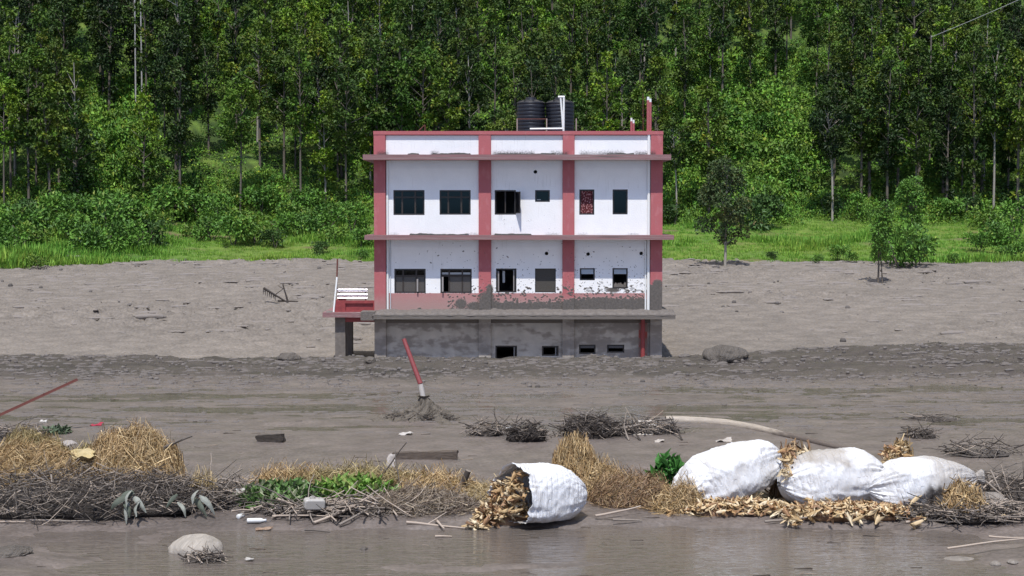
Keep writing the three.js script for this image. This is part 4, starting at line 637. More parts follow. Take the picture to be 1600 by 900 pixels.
function sack(label, px, pybase, opt, yaw, pitch, roll, lift = 0) {
  const p = G(px, pybase, 9); const g = sackGeo(opt); const t = thing('woven_sack', label, 'sack', [p[0], p[1] + lift, p[2]], 'white woven sacks in the debris');
  part('sack_cloth', g, M.sack, t);
  if (opt.b === 'tied') { const th = new THREE.TorusGeometry(0.042, 0.009, 8, 20); th.rotateY(Math.PI / 2); th.translate(opt.L * 0.435, opt.T * 0.39, 0); part('tie', th, M.twigGrey, t); }
  for (const [k, x] of [['a', -1], ['b', 1]]) if (opt[k] === 'seam') { const W = opt.W * 0.86, s = new THREE.Shape(); const b = new THREE.BoxGeometry(0.022, 0.012, W, 1, 1, 24); const q = b.attributes.position; for (let i = 0; i < q.count; i++) { q.setY(i, q.getY(i) + 0.012 * n2(q.getZ(i) * 9, opt.seed)); q.setX(i, q.getX(i) + 0.01 * n2(q.getZ(i) * 7, opt.seed + 3)); } b.computeVertexNormals(); b.translate(x * opt.L / 2, opt.T * (0.5 - 0.75 * (opt.sag ?? 0.15)), 0); part('seam_hem', b, M.sackHem || (M.sackHem = std([0.7, 0.69, 0.66], 0.7)), t); }
  t.rotation.set(0, yaw, 0); t.rotateZ(pitch); t.rotateX(roll); SK.push(t); return t;
}
sack('white sack lying open with maize ears pouring from its mouth', 852, 812, { L: 0.72, W: 0.58, T: 0.57, a: 'open', b: 'round', seed: 3, sag: 0.12, lump: 0.03 }, 0.36, -0.04, 0);
sack('clean full white sack leaning on the maize husks, seam end down', 1152, 784, { L: 1.06, W: 0.58, T: 0.54, a: 'seam', b: 'round', seed: 8, sag: 0.12, stain: (x, y, z) => mudStain(0.25 * sst(0.1, 0.4, fbm(x * 3, z * 5 + y * 3, 3))) }, 0.36, 0.3, -0.12, 0.05);
sack('white sack with a muddy brown top between two other sacks', 1302, 789, { L: 0.98, W: 0.56, T: 0.54, a: 'round', b: 'seam', seed: 14, sag: 0.1, stain: (x, y, z) => mudStain(0.75 * sst(0.33, 0.42, y + 0.1 * fbm(x * 6, z * 6, 3)) * sst(0.25, 0.05, x + 0.1 * n2(z * 8, 2)) + 0.2 * sst(0.0, 0.4, fbm(x * 4, y * 4 + z * 3, 3))) }, 0.06, 0.10, -0.12, 0.02);
sack('muddy tied sack with a dark wet patch and knotted neck', 1448, 794, { L: 1.1, W: 0.56, T: 0.48, a: 'round', b: 'tied', seed: 23, sag: 0.1, stain: (x, y, z) => { const k = 0.62 * sst(-0.14, 0.08, x + 0.12 * fbm(y * 6, z * 6, 3)), wet = sst(0.2, 0.14, y + 0.09 * n2(x * 13, 3)) * sst(-0.12, -0.02, x) * sst(0.32, 0.22, x) * sst(0.0, 0.1, z); const c = mudStain(k + 0.15 * fbm(x * 6, y * 6 + z * 4, 3)); return c.map((v, i) => mixn(v, [0.12, 0.105, 0.095][i], wet)); } }, 0.04, 0.1, -0.1, 0.03);

// ---- heaps of straw and weeds, left to right
strawHeap('olive brown straw heap on the brushwood, beside the pale yellow sheet', 50, 690, 15.5, 66, 0.45, 3000, SP.olive, 301, { shag: 0.4, len: [0.15, 0.4], loops: 8 });
strawHeap('golden straw heap on top of the brushwood pile', 207, 684, 15.3, 82, 0.5, 4200, SP.gold, 302, { shag: 0.4, len: [0.15, 0.4], loops: 8, core: [0.2, 0.12, 0.05] });
strawHeap('flattened straw over the lower end of the brushwood pile', 40, 706, 15.0, 120, 0.5, 3200, SP.gold, 303, { dir: 0.3, shag: 0.25, len: [0.15, 0.4], loops: 3, core: [0.2, 0.13, 0.06] });
strawHeap('loose straw between the two larger straw heaps', 130, 708, 15.3, 75, 0.45, 1700, SP.olive, 304);
strawHeap('small tuft of dry grass between the twigs and the limp leaves', 318, 752, 14.6, 22, 0.15, 350, SP.pale, 305, { shag: 0.5, len: [0.08, 0.2] });
strawHeap('dry straw lying over the green weeds', 560, 742, 15.1, 130, 0.38, 3200, SP.olive, 306, { shag: 0.2, core: [0.14, 0.11, 0.04] });
strawHeap('golden dry grass on the far side of the green weeds', 455, 745, 15.2, 75, 0.35, 1400, SP.gold, 307, { shag: 0.35, core: [0.14, 0.12, 0.04] });
strawHeap('dry straw heap beside the short black log', 668, 750, 15.0, 88, 0.38, 2400, SP.gold, 308, { shag: 0.15 });
strawHeap('grey brown matted reeds lying along the water edge', 650, 773, 14.35, 92, 0.36, 2800, SP.grey, 309, { dir: -0.2, core: [0.14, 0.11, 0.085], shag: 0.1 });
strawHeap('thin dry straw spread behind the maize spill', 740, 764, 14.9, 55, 0.3, 900, SP.pale, 310);
strawHeap('upright golden straw bundle behind the open sack', 898, 699, 15.2, 38, 0.3, 2600, SP.gold, 311, { len: [0.05, 0.13], shag: 0.3, w: 0.006, pw: 0.4, rough: 0.15, loops: 8, name: 'straw_bundle', core: [0.28, 0.17, 0.07] });
strawHeap('sloping end of the golden straw behind the open sack', 935, 730, 15.05, 48, 0.28, 2200, SP.gold, 312, { len: [0.06, 0.15], loops: 8, rough: 0.2, core: [0.25, 0.15, 0.06] });
strawHeap('dark brown dry grass between the straw and the clean sack', 985, 753, 14.7, 66, 0.3, 2200, SP.brown, 313, { dir: 0.3, core: [0.12, 0.07, 0.035], shag: 0.2 });
strawHeap('dry husk and straw heap against the clean sack seam', 1066, 768, 14.35, 44, 0.22, 900, SP.gold, 314, { shag: 0.3 });
strawHeap('yellow straw tuft in front of the tied sack', 1506, 768, 13.95, 36, 0.14, 420, SP.gold, 315, { len: [0.08, 0.26], shag: 0.5, w: 0.008 });
strawHeap('husk litter wedged between the clean sack and the muddy topped sack', 1245, 703, 14.95, 40, 0.3, 900, SP.brown, 316, { len: [0.06, 0.16], w: 0.012, core: [0.2, 0.12, 0.05] });
strawHeap('husk litter piled behind the tied sack', 1402, 700, 14.95, 30, 0.25, 700, SP.gold, 317, { len: [0.06, 0.16], w: 0.012, core: [0.26, 0.16, 0.07] });
function huskHeap(label, px, pytop, d, rxpx, rz, n, seed) {
  const r = RNG(seed), b = P(px, 700, d), gy = H(b[0], d), top = P(px, pytop, d)[1] - gy, rx = rxpx * d / F, t = thing('husk_heap', label, 'husks', [b[0], gy, -d]);
  const cg = noisy(ico(3), 0.2, 2.4, seed); cg.scale(rx * 0.85, top * 0.7, rz * 0.8); part('core', cg, M.husk[5], t);
  const sets = M.husk.map(() => []);
  for (let i = 0; i < n; i++) { const a = r() * 6.283, q = Math.sqrt(r()), x = Math.cos(a) * q * rx, z = Math.sin(a) * q * rz, y = top * Math.sqrt(Math.max(0, 1 - q * q)) * rr(r, 0.6, 1.0) + 0.012; const g = huskLeaf(r, rr(r, 0.07, 0.15), rr(r, 0.016, 0.036), 0, 0.004, rr(r, 0, 0.4), rr(r, 0, 0.3), rr(r, -1.5, 1.5)); g.rotateX(rr(r, -1.4, 1.4)); g.rotateZ(rr(r, -0.6, 0.6)); g.rotateY(r() * 6.283); g.translate(x, y, z); sets[Math.floor(Math.pow(r(), 1.1) * 6)].push(g); }
  sets.forEach((q, k) => { if (q.length) part('husks', merge(q), M.husk[k], t).userData = { kind: 'stuff' }; });
}
huskHeap('loose dry husk leaves heaped below the clean sack', 1152, 782, 14.18, 88, 0.18, 620, 318);
huskHeap('loose dry husk leaves heaped below the muddy topped sack', 1325, 788, 13.98, 105, 0.19, 760, 319);
huskHeap('loose dry husk leaves spilled before the open sack', 790, 786, 13.92, 46, 0.17, 420, 320);
function weedHeap(label, px, pytop, d, rxpx, rz, n, pal, seed, L = [0.05, 0.12]) { const r = RNG(seed), b = P(px, 700, d), gy = H(b[0], d), top = P(px, pytop, d)[1] - gy, rx = rxpx * d / F, lv = new Leafy(); const t = thing('green_weeds', label, 'weeds', [b[0], gy, -d]); const st = []; for (let i = 0; i < n; i++) { const a = r() * 6.283, q = Math.sqrt(r()), x = Math.cos(a) * q * rx, z = Math.sin(a) * q * rz, y = top * Math.sqrt(1 - q * q * 0.95) * rr(r, 0.3, 1.05); const dir = rdir(r, 0.2), nrm = rdir(r, 1.2); nrm.addScaledVector(dir, -nrm.dot(dir)).normalize(); const c = pal[Math.floor(r() * pal.length)], v = rr(r, 0.65, 1.35), l = rr(r, L[0], L[1]); lv.leaf(x, y, z, dir, nrm, l, l * 0.45, c.map((m) => m * v)); if (i % 14 === 0) st.push(cyl([x, 0, z], [x + rr(r, -0.1, 0.1), y, z], 0.004, 0.003, 4)); } part('stems', merge(st), M.twigMud, t); part('leaves', lv.build(), M.leaf, t).userData = { kind: 'stuff' }; return t; }
weedHeap('bright green leafy weeds pushed up in the debris beside the white can', 555, 752, 14.7, 72, 0.32, 1900, [[0.13, 0.26, 0.04], [0.18, 0.3, 0.06], [0.1, 0.2, 0.035], [0.26, 0.3, 0.09]], 331);
weedHeap('muddy green weeds behind the two white bottles', 440, 758, 14.55, 75, 0.34, 1600, [[0.09, 0.18, 0.045], [0.12, 0.18, 0.06], [0.2, 0.22, 0.13], [0.07, 0.13, 0.035]], 332);
weedHeap('small green plant beside the clean sack', 1046, 718, 15.3, 32, 0.18, 420, [[0.05, 0.17, 0.03], [0.04, 0.13, 0.025]], 333, [0.06, 0.16]);
weedHeap('small grey green plant beyond the olive straw heap', 88, 672, 19.6, 22, 0.2, 260, [[0.1, 0.14, 0.08], [0.08, 0.11, 0.06]], 334, [0.04, 0.1]);

// ---- brushwood
tangle('brushwood_pile', 'wide pile of grey twigs and brush at the water edge under the straw', 130, 735, 14.5, 235, 0.8, 2200, 341, { mats: [0.5, 0.22, 0.08, 0.2], rad: [0.0018, 0.0055], len: [0.08, 0.42], mound: [0.06, 0.05, 0.043] });
tangle('brushwood_pile', 'low twig litter between the limp leaves and the green weeds', 345, 752, 14.6, 70, 0.4, 300, 342, { mats: [0.3, 0.4, 0.15, 0.15] });
tangle('brushwood_pile', 'small sticks under the bright green weeds at the water edge', 510, 785, 14.15, 120, 0.22, 220, 343, { mats: [0.2, 0.4, 0.3, 0.1], len: [0.2, 0.7], flat: 0.15, rad: [0.004, 0.011] });
tangle('brushwood_pile', 'twig litter along the water under the tied sack', 1520, 786, 13.95, 115, 0.3, 430, 344, { mats: [0.35, 0.3, 0.25, 0.1], len: [0.15, 0.5], flat: 0.25, mound: [0.085, 0.07, 0.06] });
tangle('brushwood_pile', 'tangle of twigs beyond the neck of the tied sack', 1578, 742, 14.9, 55, 0.4, 160, 345, { mats: [0.5, 0.3, 0.1, 0.1] });
tangle('root_clump', 'dark muddy root clump lying in the smooth mud', 822, 656, 18.95, 36, 0.25, 260, 346, { mats: [0.85, 0.06, 0.02, 0.07], mound: [0.042, 0.032, 0.027], len: [0.06, 0.2], cat: 'roots' });
tangle('root_clump', 'dark tangle of branches at the end of the long pale trunk', 922, 647, 19.3, 52, 0.3, 420, 347, { mats: [0.75, 0.15, 0.03, 0.07], mound: [0.055, 0.043, 0.037], len: [0.1, 0.36], cat: 'roots' });
tangle('root_clump', 'low line of twigs running to the long pale trunk', 1012, 659, 19.6, 62, 0.2, 170, 348, { mats: [0.45, 0.35, 0.15, 0.05], mound: [0.09, 0.075, 0.065], len: [0.15, 0.5], cat: 'roots', flat: 0.4 });
tangle('twig_litter', 'small twigs beside the dark root clump', 760, 658, 19.4, 32, 0.15, 70, 349, { mats: [0.5, 0.3, 0.1, 0.1], len: [0.15, 0.45], cat: 'twigs', flat: 0.4 });
tangle('twig_litter', 'dark twig litter in the river behind the tied sack', 1438, 667, 19.2, 28, 0.16, 70, 350, { mats: [0.6, 0.25, 0.05, 0.1], len: [0.1, 0.35], cat: 'twigs' });
tangle('twig_litter', 'scattered twigs out in the shallow river', 1460, 650, 21, 45, 0.3, 36, 351, { mats: [0.5, 0.3, 0.1, 0.1], len: [0.1, 0.4], cat: 'twigs', flat: 0.2, mound: [0.13, 0.11, 0.095] });
tangle('twig_litter', 'muddy twig heap beyond the neck of the tied sack', 1530, 689, 17.8, 60, 0.3, 70, 352, { mats: [0.55, 0.2, 0.05, 0.2], len: [0.15, 0.5], cat: 'twigs', flat: 0.35, mound: [0.16, 0.138, 0.122] });
tangle('twig_litter', 'dark twigs in the shallow river behind the olive straw', 25, 664, 19.2, 48, 0.3, 90, 353, { mats: [0.6, 0.2, 0.1, 0.1], len: [0.15, 0.5], cat: 'twigs', flat: 0.3, mound: [0.1, 0.085, 0.075] });
tangle('twig_litter', 'fine twigs in front of the pale boulder', 320, 862, 12.45, 36, 0.12, 60, 354, { mats: [0.3, 0.3, 0.2, 0.2], len: [0.08, 0.25], cat: 'twigs' });
// sticks that can be told apart
{
  const g = 'loose sticks in the debris'; let sd = 1000;
  const S_ = (x0, y0, d0, x1, y1, d1, rp, m, lab, forks = 0) => stickBetween('stick', P(x0, y0, d0), P(x1, y1, d1), rp * d0 / F, m, lab, 'stick', g, sd++, forks);
  S_(105, 800, 13.95, 190, 772, 14.2, 2.0, M.twigPale, 'straight pale stick slanting over the twig pile', 0);
  S_(147, 806, 13.9, 178, 779, 14.1, 1.5, M.twigGrey, 'thin grey stick crossing under the straight pale one');
  S_(48, 813, 13.75, 142, 814, 13.75, 2.1, M.twigGrey, 'grey stick along the foot of the twig pile at the water', 1);
  S_(80, 742, 14.3, 87, 778, 14.1, 1.7, M.twigGrey, 'short upright grey stick in the twig pile');
  S_(160, 750, 14.3, 205, 792, 13.95, 1.5, M.twigGrey, 'thin stick sloping down towards the limp leaves', 1);
  S_(0, 815, 13.8, 40, 816, 13.75, 1.6, M.twigPale, 'pale stick floating at the foot of the twig pile');
  S_(255, 700, 15.2, 292, 681, 15.6, 2.6, M.twigMud, 'thick muddy stick poking out of the golden straw heap', 1);
  S_(432, 779, 14.2, 502, 801, 13.95, 1.9, M.twigPale, 'pale stick below the white can, slanting to the water');
  S_(425, 806, 13.85, 520, 806, 13.9, 1.7, M.twigPale, 'long pale stick lying along the water by the white bottle');
  S_(490, 817, 13.75, 590, 782, 14.2, 2.6, M.twigPale, 'thick pale stick sloping up from the water into the reeds', 1);
  S_(530, 820, 13.7, 575, 797, 14.0, 2.4, M.twigGrey, 'grey stick beside the thick pale one');
  S_(476, 828, 13.55, 516, 829, 13.55, 2.0, M.twigMud, 'short muddy stick lying in the shallow water');
  S_(346, 748, 14.9, 398, 762, 14.7, 2.2, M.twigGrey, 'grey stick along the back of the low twig litter');
  S_(635, 816, 13.75, 733, 819, 13.75, 2.4, M.twigPale, 'long pale stick at the water edge before the reeds', 1);
  S_(681, 812, 13.8, 697, 828, 13.6, 2.4, M.twigPale, 'short pale stick lying across the long one');
  S_(680, 838, 13.35, 706, 838, 13.35, 2.0, M.twigPale, 'short pale stick lying flat in the water by the maize');
  S_(590, 752, 14.9, 637, 695, 15.2, 1.5, M.twigDark, 'thin dark stick standing out of the straw by the white scrap');
  S_(624, 752, 14.9, 615, 705, 15.0, 1.1, M.twigMud, 'thin stem standing in the straw by the white scrap');
  S_(930, 806, 13.95, 1002, 798, 14.1, 2.3, M.twigPale, 'pale stick lying along the brown dry grass');
  S_(958, 812, 13.85, 1003, 814, 13.85, 2.0, M.twigGrey, 'short grey stick at the water below the brown grass');
  S_(1195, 815, 13.8, 1260, 812, 13.85, 2.3, M.twigGrey, 'grey stick at the water under the clean sack', 1);
  S_(1415, 816, 13.8, 1500, 808, 13.9, 2.6, M.twigPale, 'pale stick under the tied sack at the water edge', 1);
  S_(1515, 802, 13.95, 1600, 801, 14.0, 2.2, M.twigPale, 'pale stick lying level beside the pale boulder by the tied sack', 1);
  S_(1480, 857, 12.6, 1620, 846, 12.75, 2.0, M.twigPale, 'long pale stick lying alone on the mud bar');
  S_(1545, 838, 13.1, 1600, 842, 13.05, 2.0, M.twigPale, 'pale stick on the mud bar below the twig litter');
  S_(1527, 742, 14.6, 1590, 790, 14.1, 1.9, M.twigGrey, 'grey stick sloping down from the knotted sack neck', 1);
  S_(1548, 735, 14.7, 1562, 762, 14.4, 1.6, M.twigGrey, 'thin grey stick by the knotted sack neck');
  S_(1533, 766, 14.4, 1560, 745, 14.7, 1.5, M.twigPale, 'thin pale stick leaning beside the knotted sack neck');
  S_(1585, 700, 17.0, 1625, 680, 17.4, 1.4, M.twigDark, 'thin dark stick rising from the muddy twig heap');
  S_(960, 672, 19.2, 1040, 655, 19.9, 2.0, M.twigGrey, 'long grey stick in the branches by the pale trunk', 2);
  S_(983, 688, 18.9, 968, 664, 19.3, 1.6, M.twigGrey, 'short leaning grey stick among the branches by the pale trunk', 1);
  S_(1066, 688, 18.9, 1046, 650, 19.6, 1.5, M.twigDark, 'leaning forked stick at the end of the pale trunk', 3);
  S_(1000, 688, 18.9, 988, 662, 19.4, 1.7, M.twigDark, 'dark stick leaning among the branches by the pale trunk', 1);
  S_(735, 672, 19.3, 756, 658, 19.6, 1.8, M.twigGrey, 'grey forked stick beside the small twigs', 1);
  S_(800, 690, 18.8, 806, 652, 19.4, 1.2, M.twigDark, 'thin dark shoot standing in the root clump', 2);
  S_(0, 692, 18.6, 40, 683, 18.9, 1.8, M.twigDark, 'dark stick lying in the shallow river by the olive straw');
  const q = RNG(2222);
  for (let i = 0; i < 46; i++) { const px = rr(q, 0, 320), top = 752 + 40 * q(), d = mixn(14.9, 13.85, (top - 752) / 50); const a = rr(q, -0.9, 0.9), l = rr(q, 15, 45); S_(px - Math.cos(a) * l / 2, top - Math.sin(a) * l / 2, d, px + Math.cos(a) * l / 2, top + Math.sin(a) * l / 2, d - rr(q, -0.1, 0.1), rr(q, 0.7, 1.5), twigMats[1 + Math.floor(q() * 3)], 'grey twig lying loose on the wide twig pile', q() < 0.4 ? 1 : 0); }
  for (let i = 0; i < 22; i++) { const px = rr(q, 1430, 1600), py = rr(q, 792, 822), d = -G(px, py, 9)[2] - 0.1, a = rr(q, -0.35, 0.35), l = rr(q, 20, 60); S_(px - Math.cos(a) * l / 2, py - 4 - Math.sin(a) * l / 2, d, px + Math.cos(a) * l / 2, py - 4 + Math.sin(a) * l / 2, d, rr(q, 0.8, 1.7), twigMats[1 + Math.floor(q() * 3)], 'twig lying loose in the litter under the tied sack', q() < 0.4 ? 1 : 0); }
}
// ---- maize ears
{
  const r = RNG(55), A = [];
  // filling the open sack and pouring out in front of its mouth
  const s0 = SK[0]; s0.updateMatrixWorld(true);
  for (let i = 0; i < 78; i++) { const a = r() * 6.283, q = Math.sqrt(r()) * 0.9, yy = 0.26 + Math.sin(a) * q * 0.235, zz = Math.cos(a) * q * 0.25, x = -0.37 + 0.2 * zz / 0.58 + 0.12 * Math.max(0, yy - 0.2) + rr(r, -0.03, 0.05), v = new THREE.Vector3(x, yy * (zz < 0 ? 1 - 0.42 * -zz / 0.31 : 1), zz); v.applyMatrix4(s0.matrixWorld); A.push(v.toArray()); }
  ears(r, 'dry maize ear in the mouth of the open sack', A, 'maize ears in the open sack');
  const B = []; for (let i = 0; i < 48; i++) { const t = r(), px = mixn(812, 735, t) + rr(r, -12, 12), py = mixn(800, 832, Math.pow(t, 0.7)) + rr(r, -8, 6), p = G(px, Math.min(py, 836), 9); const pile = 0.3 * (1 - t) * r(); B.push([p[0], Math.max(p[1], 0) + 0.02 + pile, p[2]]); }
  ears(r, 'dry maize ear spilled on the mud before the open sack', B, 'maize ears spilled from the open sack');
  const C = []; for (let i = 0; i < 62; i++) { const px = rr(r, 1040, 1232), py = rr(r, 778, 806), p = G(px, py, 9); C.push([p[0], Math.max(p[1], 0) + 0.02 + 0.16 * r() * r() * (1 - Math.abs(px - 1170) / 75), p[2] + rr(r, 0, 0.06)]); }
  ears(r, 'dry maize ear in the pile below the clean white sack', C, 'maize ears below the clean sack');
  const D = []; for (let i = 0; i < 64; i++) { const px = rr(r, 1225, 1440), py = rr(r, 785, 824), p = G(px, py, 9); D.push([p[0], Math.max(p[1], 0) + 0.02 + 0.13 * r() * r(), p[2] + rr(r, 0, 0.06)]); }
  ears(r, 'dry maize ear in the pile below the muddy topped sack', D, 'maize ears below the muddy topped sack');
  const E = []; for (let i = 0; i < 26; i++) { const px = rr(r, 1222, 1268), py = mixn(702, 748, r()), d = 14.62 - 0.006 * (py - 700); E.push(P(px, py, d)); }
  ears(r, 'dry maize ear wedged between the clean sack and the muddy topped sack', E, 'maize ears between the sacks');
  const K = []; for (let i = 0; i < 22; i++) { const px = rr(r, 1380, 1418), py = mixn(698, 725, r()), d = 14.68; K.push(P(px, py, d)); }
  ears(r, 'dry maize ear heaped behind the tied sack', K, 'maize ears behind the tied sack');
}
// ---- stones and lumps
function stone(name, label, px, py, wpx, hpx, dep, mat, seed, cat = 'stone', amp = 0.14, yaw = 0, sink = 0.1) { const p = G(px, py, 9), d = -p[2], w = wpx * d / F / 2, h = hpx * d / F; const g = noisy(ico(4), amp, 1.6, seed); g.scale(w, h * 0.75, dep); g.rotateY(yaw); planarUV(g); return single(name, g, mat, label, cat, [p[0], p[1] + h * 0.22 - h * sink, p[2] - dep * 0.4]); }
M.stone = new THREE.MeshStandardMaterial({ color: lin(0.46, 0.42, 0.37), map: tiled(mudNoise, 0.5), roughness: 0.85, bumpMap: tiled(mudBump, 0.3), bumpScale: 0.008 });
M.stoneGrey = new THREE.MeshStandardMaterial({ color: lin(0.3, 0.27, 0.24), map: tiled(mudNoise, 0.5), roughness: 0.85, bumpMap: tiled(mudBump, 0.3), bumpScale: 0.012 });
M.lump = new THREE.MeshStandardMaterial({ color: lin(0.165, 0.146, 0.128), map: tiled(mudNoise, 0.8), roughness: 0.95, bumpMap: tiled(mudBump, 0.6), bumpScale: 0.07 });
stone('boulder', 'smooth pale boulder alone in the shallow water', 303, 866, 84, 32, 0.22, M.stone, 361, 'boulder', 0.1, 0.2);
stone('boulder', 'muddy pale boulder beside the tied sack', 1548, 800, 66, 34, 0.2, M.stoneGrey, 362, 'boulder', 0.12);
stone('boulder', 'rough mud caked boulder on the crest beside the house', 1137, 563, 72, 25, 0.45, M.lump, 363, 'boulder', 0.3);
stone('mud_lump', 'low dark mud lump on the crest by the porch', 450, 563, 36, 13, 0.25, M.lump, 364, 'mud lump', 0.3);
stone('mud_lump', 'small mud lump on the crest below the porch', 578, 566, 20, 9, 0.2, M.lump, 365, 'mud lump', 0.3);
stone('mud_lump', 'flat wet mud hump in the shallow water', 12, 867, 64, 10, 0.2, M.lump, 366, 'mud lump', 0.2);
stone('stone', 'small dark stone lying in the shallow water', 568, 864, 17, 10, 0.05, M.lump, 367);
stone('stone', 'flat pale slab half buried in the mud bar', 1500, 878, 60, 6, 0.1, M.stoneGrey, 368, 'stone', 0.15);
stone('stone', 'pale stone with a sharp edge on the mud bar', 1557, 883, 18, 6, 0.05, M.stoneGrey, 369);
stone('stone', 'small pale stone at the end of the mud bar', 1583, 880, 18, 5, 0.05, M.stoneGrey, 370);
// ---- timber, cans, scraps
{
  const beam = (name, label, px, py, wpx, hpx, dep, yaw, tilt, c, cat, seed) => { const p = G(px, py, 9), d = -p[2], w = wpx * d / F, h = hpx * d / F; const g = new THREE.BoxGeometry(w, h, dep, 24, 4, 6); const q = g.attributes.position; for (let i = 0; i < q.count; i++) { const x = q.getX(i), y = q.getY(i), z = q.getZ(i); q.setY(i, y + h * 0.12 * fbm(x * 8 + seed, z * 9, 2)); q.setZ(i, z + dep * 0.1 * fbm(x * 9, y * 12 + seed, 2)); q.setX(i, x + 0.02 * n2(y * 20 + seed, z * 16)); } g.computeVertexNormals(); const m = single(name, g, new THREE.MeshStandardMaterial({ color: lin(...c), map: tiled(woodMap, 1, 1), bumpMap: tiled(woodMap, 1, 1), bumpScale: 0.012, roughness: 0.85 }), label, cat, [p[0], p[1] + h * 0.45, p[2] - dep / 2]); m.rotation.set(0, yaw, tilt); return m; };
  const woodMap = tex(256, 256, (i, j) => grey(0.72 + 0.5 * fbm(i / 256 * 3, j / 256 * 22, 5, 66)));
  beam('timber_beam', 'rough dark timber beam lying in the smooth mud', 664, 718, 102, 12, 0.11, -0.03, 0.03, [0.15, 0.115, 0.09], 'timber', 3);
  beam('timber_block', 'short dark timber block lying tilted on the smooth mud', 422, 691, 44, 12, 0.1, -0.25, 0.1, [0.07, 0.055, 0.045], 'timber', 8);
  { const t = thing('short_log', 'short black log end sticking up from the straw', 'log', P(722, 758, 14.9)); const g = cyl([-0.05, -0.12, 0], [0.06, 0.14, 0.02], 0.032, 0.028, 12); part('bark', g, M.twigDark, t); part('cut_end', cyl([0.06, 0.1405, 0.02], [0.061, 0.143, 0.0203], 0.0265, 0.026, 12), M.twigGrey, t); }
  // long pale trunk, half sunk, muddy towards its thin end
  { const pts = [[1040, 659], [1075, 659.5], [1120, 662], [1170, 669], [1215, 679], [1260, 689], [1310, 701], [1345, 707]].map(([x, y]) => { const p = G(x, y, 12); return new THREE.Vector3(p[0], p[1] + 0.012, p[2]); }); const c = new THREE.CatmullRomCurve3(pts), g = new THREE.TubeGeometry(c, 90, 0.075, 14), q = g.attributes.position, col = new Float32Array(q.count * 3); for (let i = 0; i < q.count; i++) { const ri = Math.floor(i / 15), u = ri / 90, ce = c.getPointAt(u), k = mixn(0.9, 0.45, u) * (1 + 0.08 * n2(u * 14, 2)); q.setXYZ(i, ce.x + (q.getX(i) - ce.x) * k, ce.y + (q.getY(i) - ce.y) * k, ce.z + (q.getZ(i) - ce.z) * k); const m = sst(0.5, 0.62, u + 0.06 * n2(u * 30, i % 15)); col.set([mixn(0.5, 0.17, m), mixn(0.44, 0.14, m), mixn(0.37, 0.12, m)], i * 3); } g.setAttribute('color', new THREE.BufferAttribute(col, 3)); g.computeVertexNormals(); const m = single('fallen_trunk', g, new THREE.MeshStandardMaterial({ vertexColors: true, roughness: 0.7, map: tiled(mudNoise, 0.4) }), 'long pale debarked trunk curving out of the mud behind the sacks', 'trunk'); }
  // leaning pole with cloth wound round its foot
  { const b = G(672, 655, 12), d = -b[2], mid = P(657, 600, d), top = P(631, 530, d + 0.25); const t = thing('leaning_pole', 'leaning red pole with a white lower end stuck in the mud', 'pole', b); const rel = (q) => [q[0] - b[0], q[1] - b[1], q[2] - b[2]]; const R = 3.9 * d / F; part('red_section', cyl(rel(mid), rel(top), R, R * 0.86, 16), M.redPole || (M.redPole = new THREE.MeshStandardMaterial({ color: lin(0.3, 0.06, 0.065), map: tiled(mudNoise, 0.4), roughness: 0.7 })), t); part('white_section', cyl([0, -0.2, 0], rel(mid), R * 1.05, R * 1.02, 16), new THREE.MeshStandardMaterial({ color: lin(0.5, 0.46, 0.42), roughness: 0.8 }), t);
    const sl = rel(mid), kx = 72, ky = 40, pos = [], idx = []; const hN = P(668, 618, d)[1] - b[1];
    for (let j = 0; j <= ky; j++) { const e = j / ky, y = hN * (1 - e); for (let i = 0; i <= kx; i++) { const th = i / kx * 6.2832, c = Math.cos(th), s = Math.sin(th), rdg = 1 - Math.abs(n2(c * 2.4 + e * 2.6 + 3, s * 2.4 + 7)) * 2.2, f = 1 + (0.3 + 0.5 * e) * rdg * 0.8 + 0.22 * e * n2(c * 5 + 2, s * 5 + e * 3) + 0.10 * Math.sin(th * 6 + e * 9); const spread = 1.12 * (e < 0.08 ? 0.075 - 0.4 * e : 0.043 + 0.15 * (e - 0.08)) + 0.30 * Math.pow(e, 3.4); const lx = c < 0 ? 1 + 0.85 * Math.pow(e, 3) : 0.9; const px_ = sl[0] * (y / sl[1]); pos.push(px_ + c * spread * f * lx, Math.max(-0.03, y * (1 + 0.22 * e * rdg) - 0.03 * e), s * spread * f * 0.75); if (i < kx && j < ky) { const A = j * (kx + 1) + i, B = A + kx + 1; idx.push(A, A + 1, B, A + 1, B + 1, B); } } }
    const g = new THREE.BufferGeometry(); g.setAttribute('position', new THREE.Float32BufferAttribute(pos, 3)); g.setIndex(idx); g.computeVertexNormals(); planarUV(g); single('muddy_cloth', g, new THREE.MeshStandardMaterial({ color: lin(0.19, 0.165, 0.135), map: tiled(mudNoise, 0.3), bumpMap: tiled(mudBump, 0.3), bumpScale: 0.03, roughness: 0.95, side: THREE.DoubleSide }), 'grey brown muddy cloth wound round the foot of the leaning pole', 'cloth', b);
    tangle('twig_litter', 'torn cloth and twigs at the foot of the leaning pole', 652, 648, d - 0.12, 56, 0.22, 260, 371, { mats: [0.62, 0.14, 0.06, 0.18], len: [0.1, 0.4], cat: 'torn cloth', flat: 0.2, mound: [0.11, 0.092, 0.078] }); }
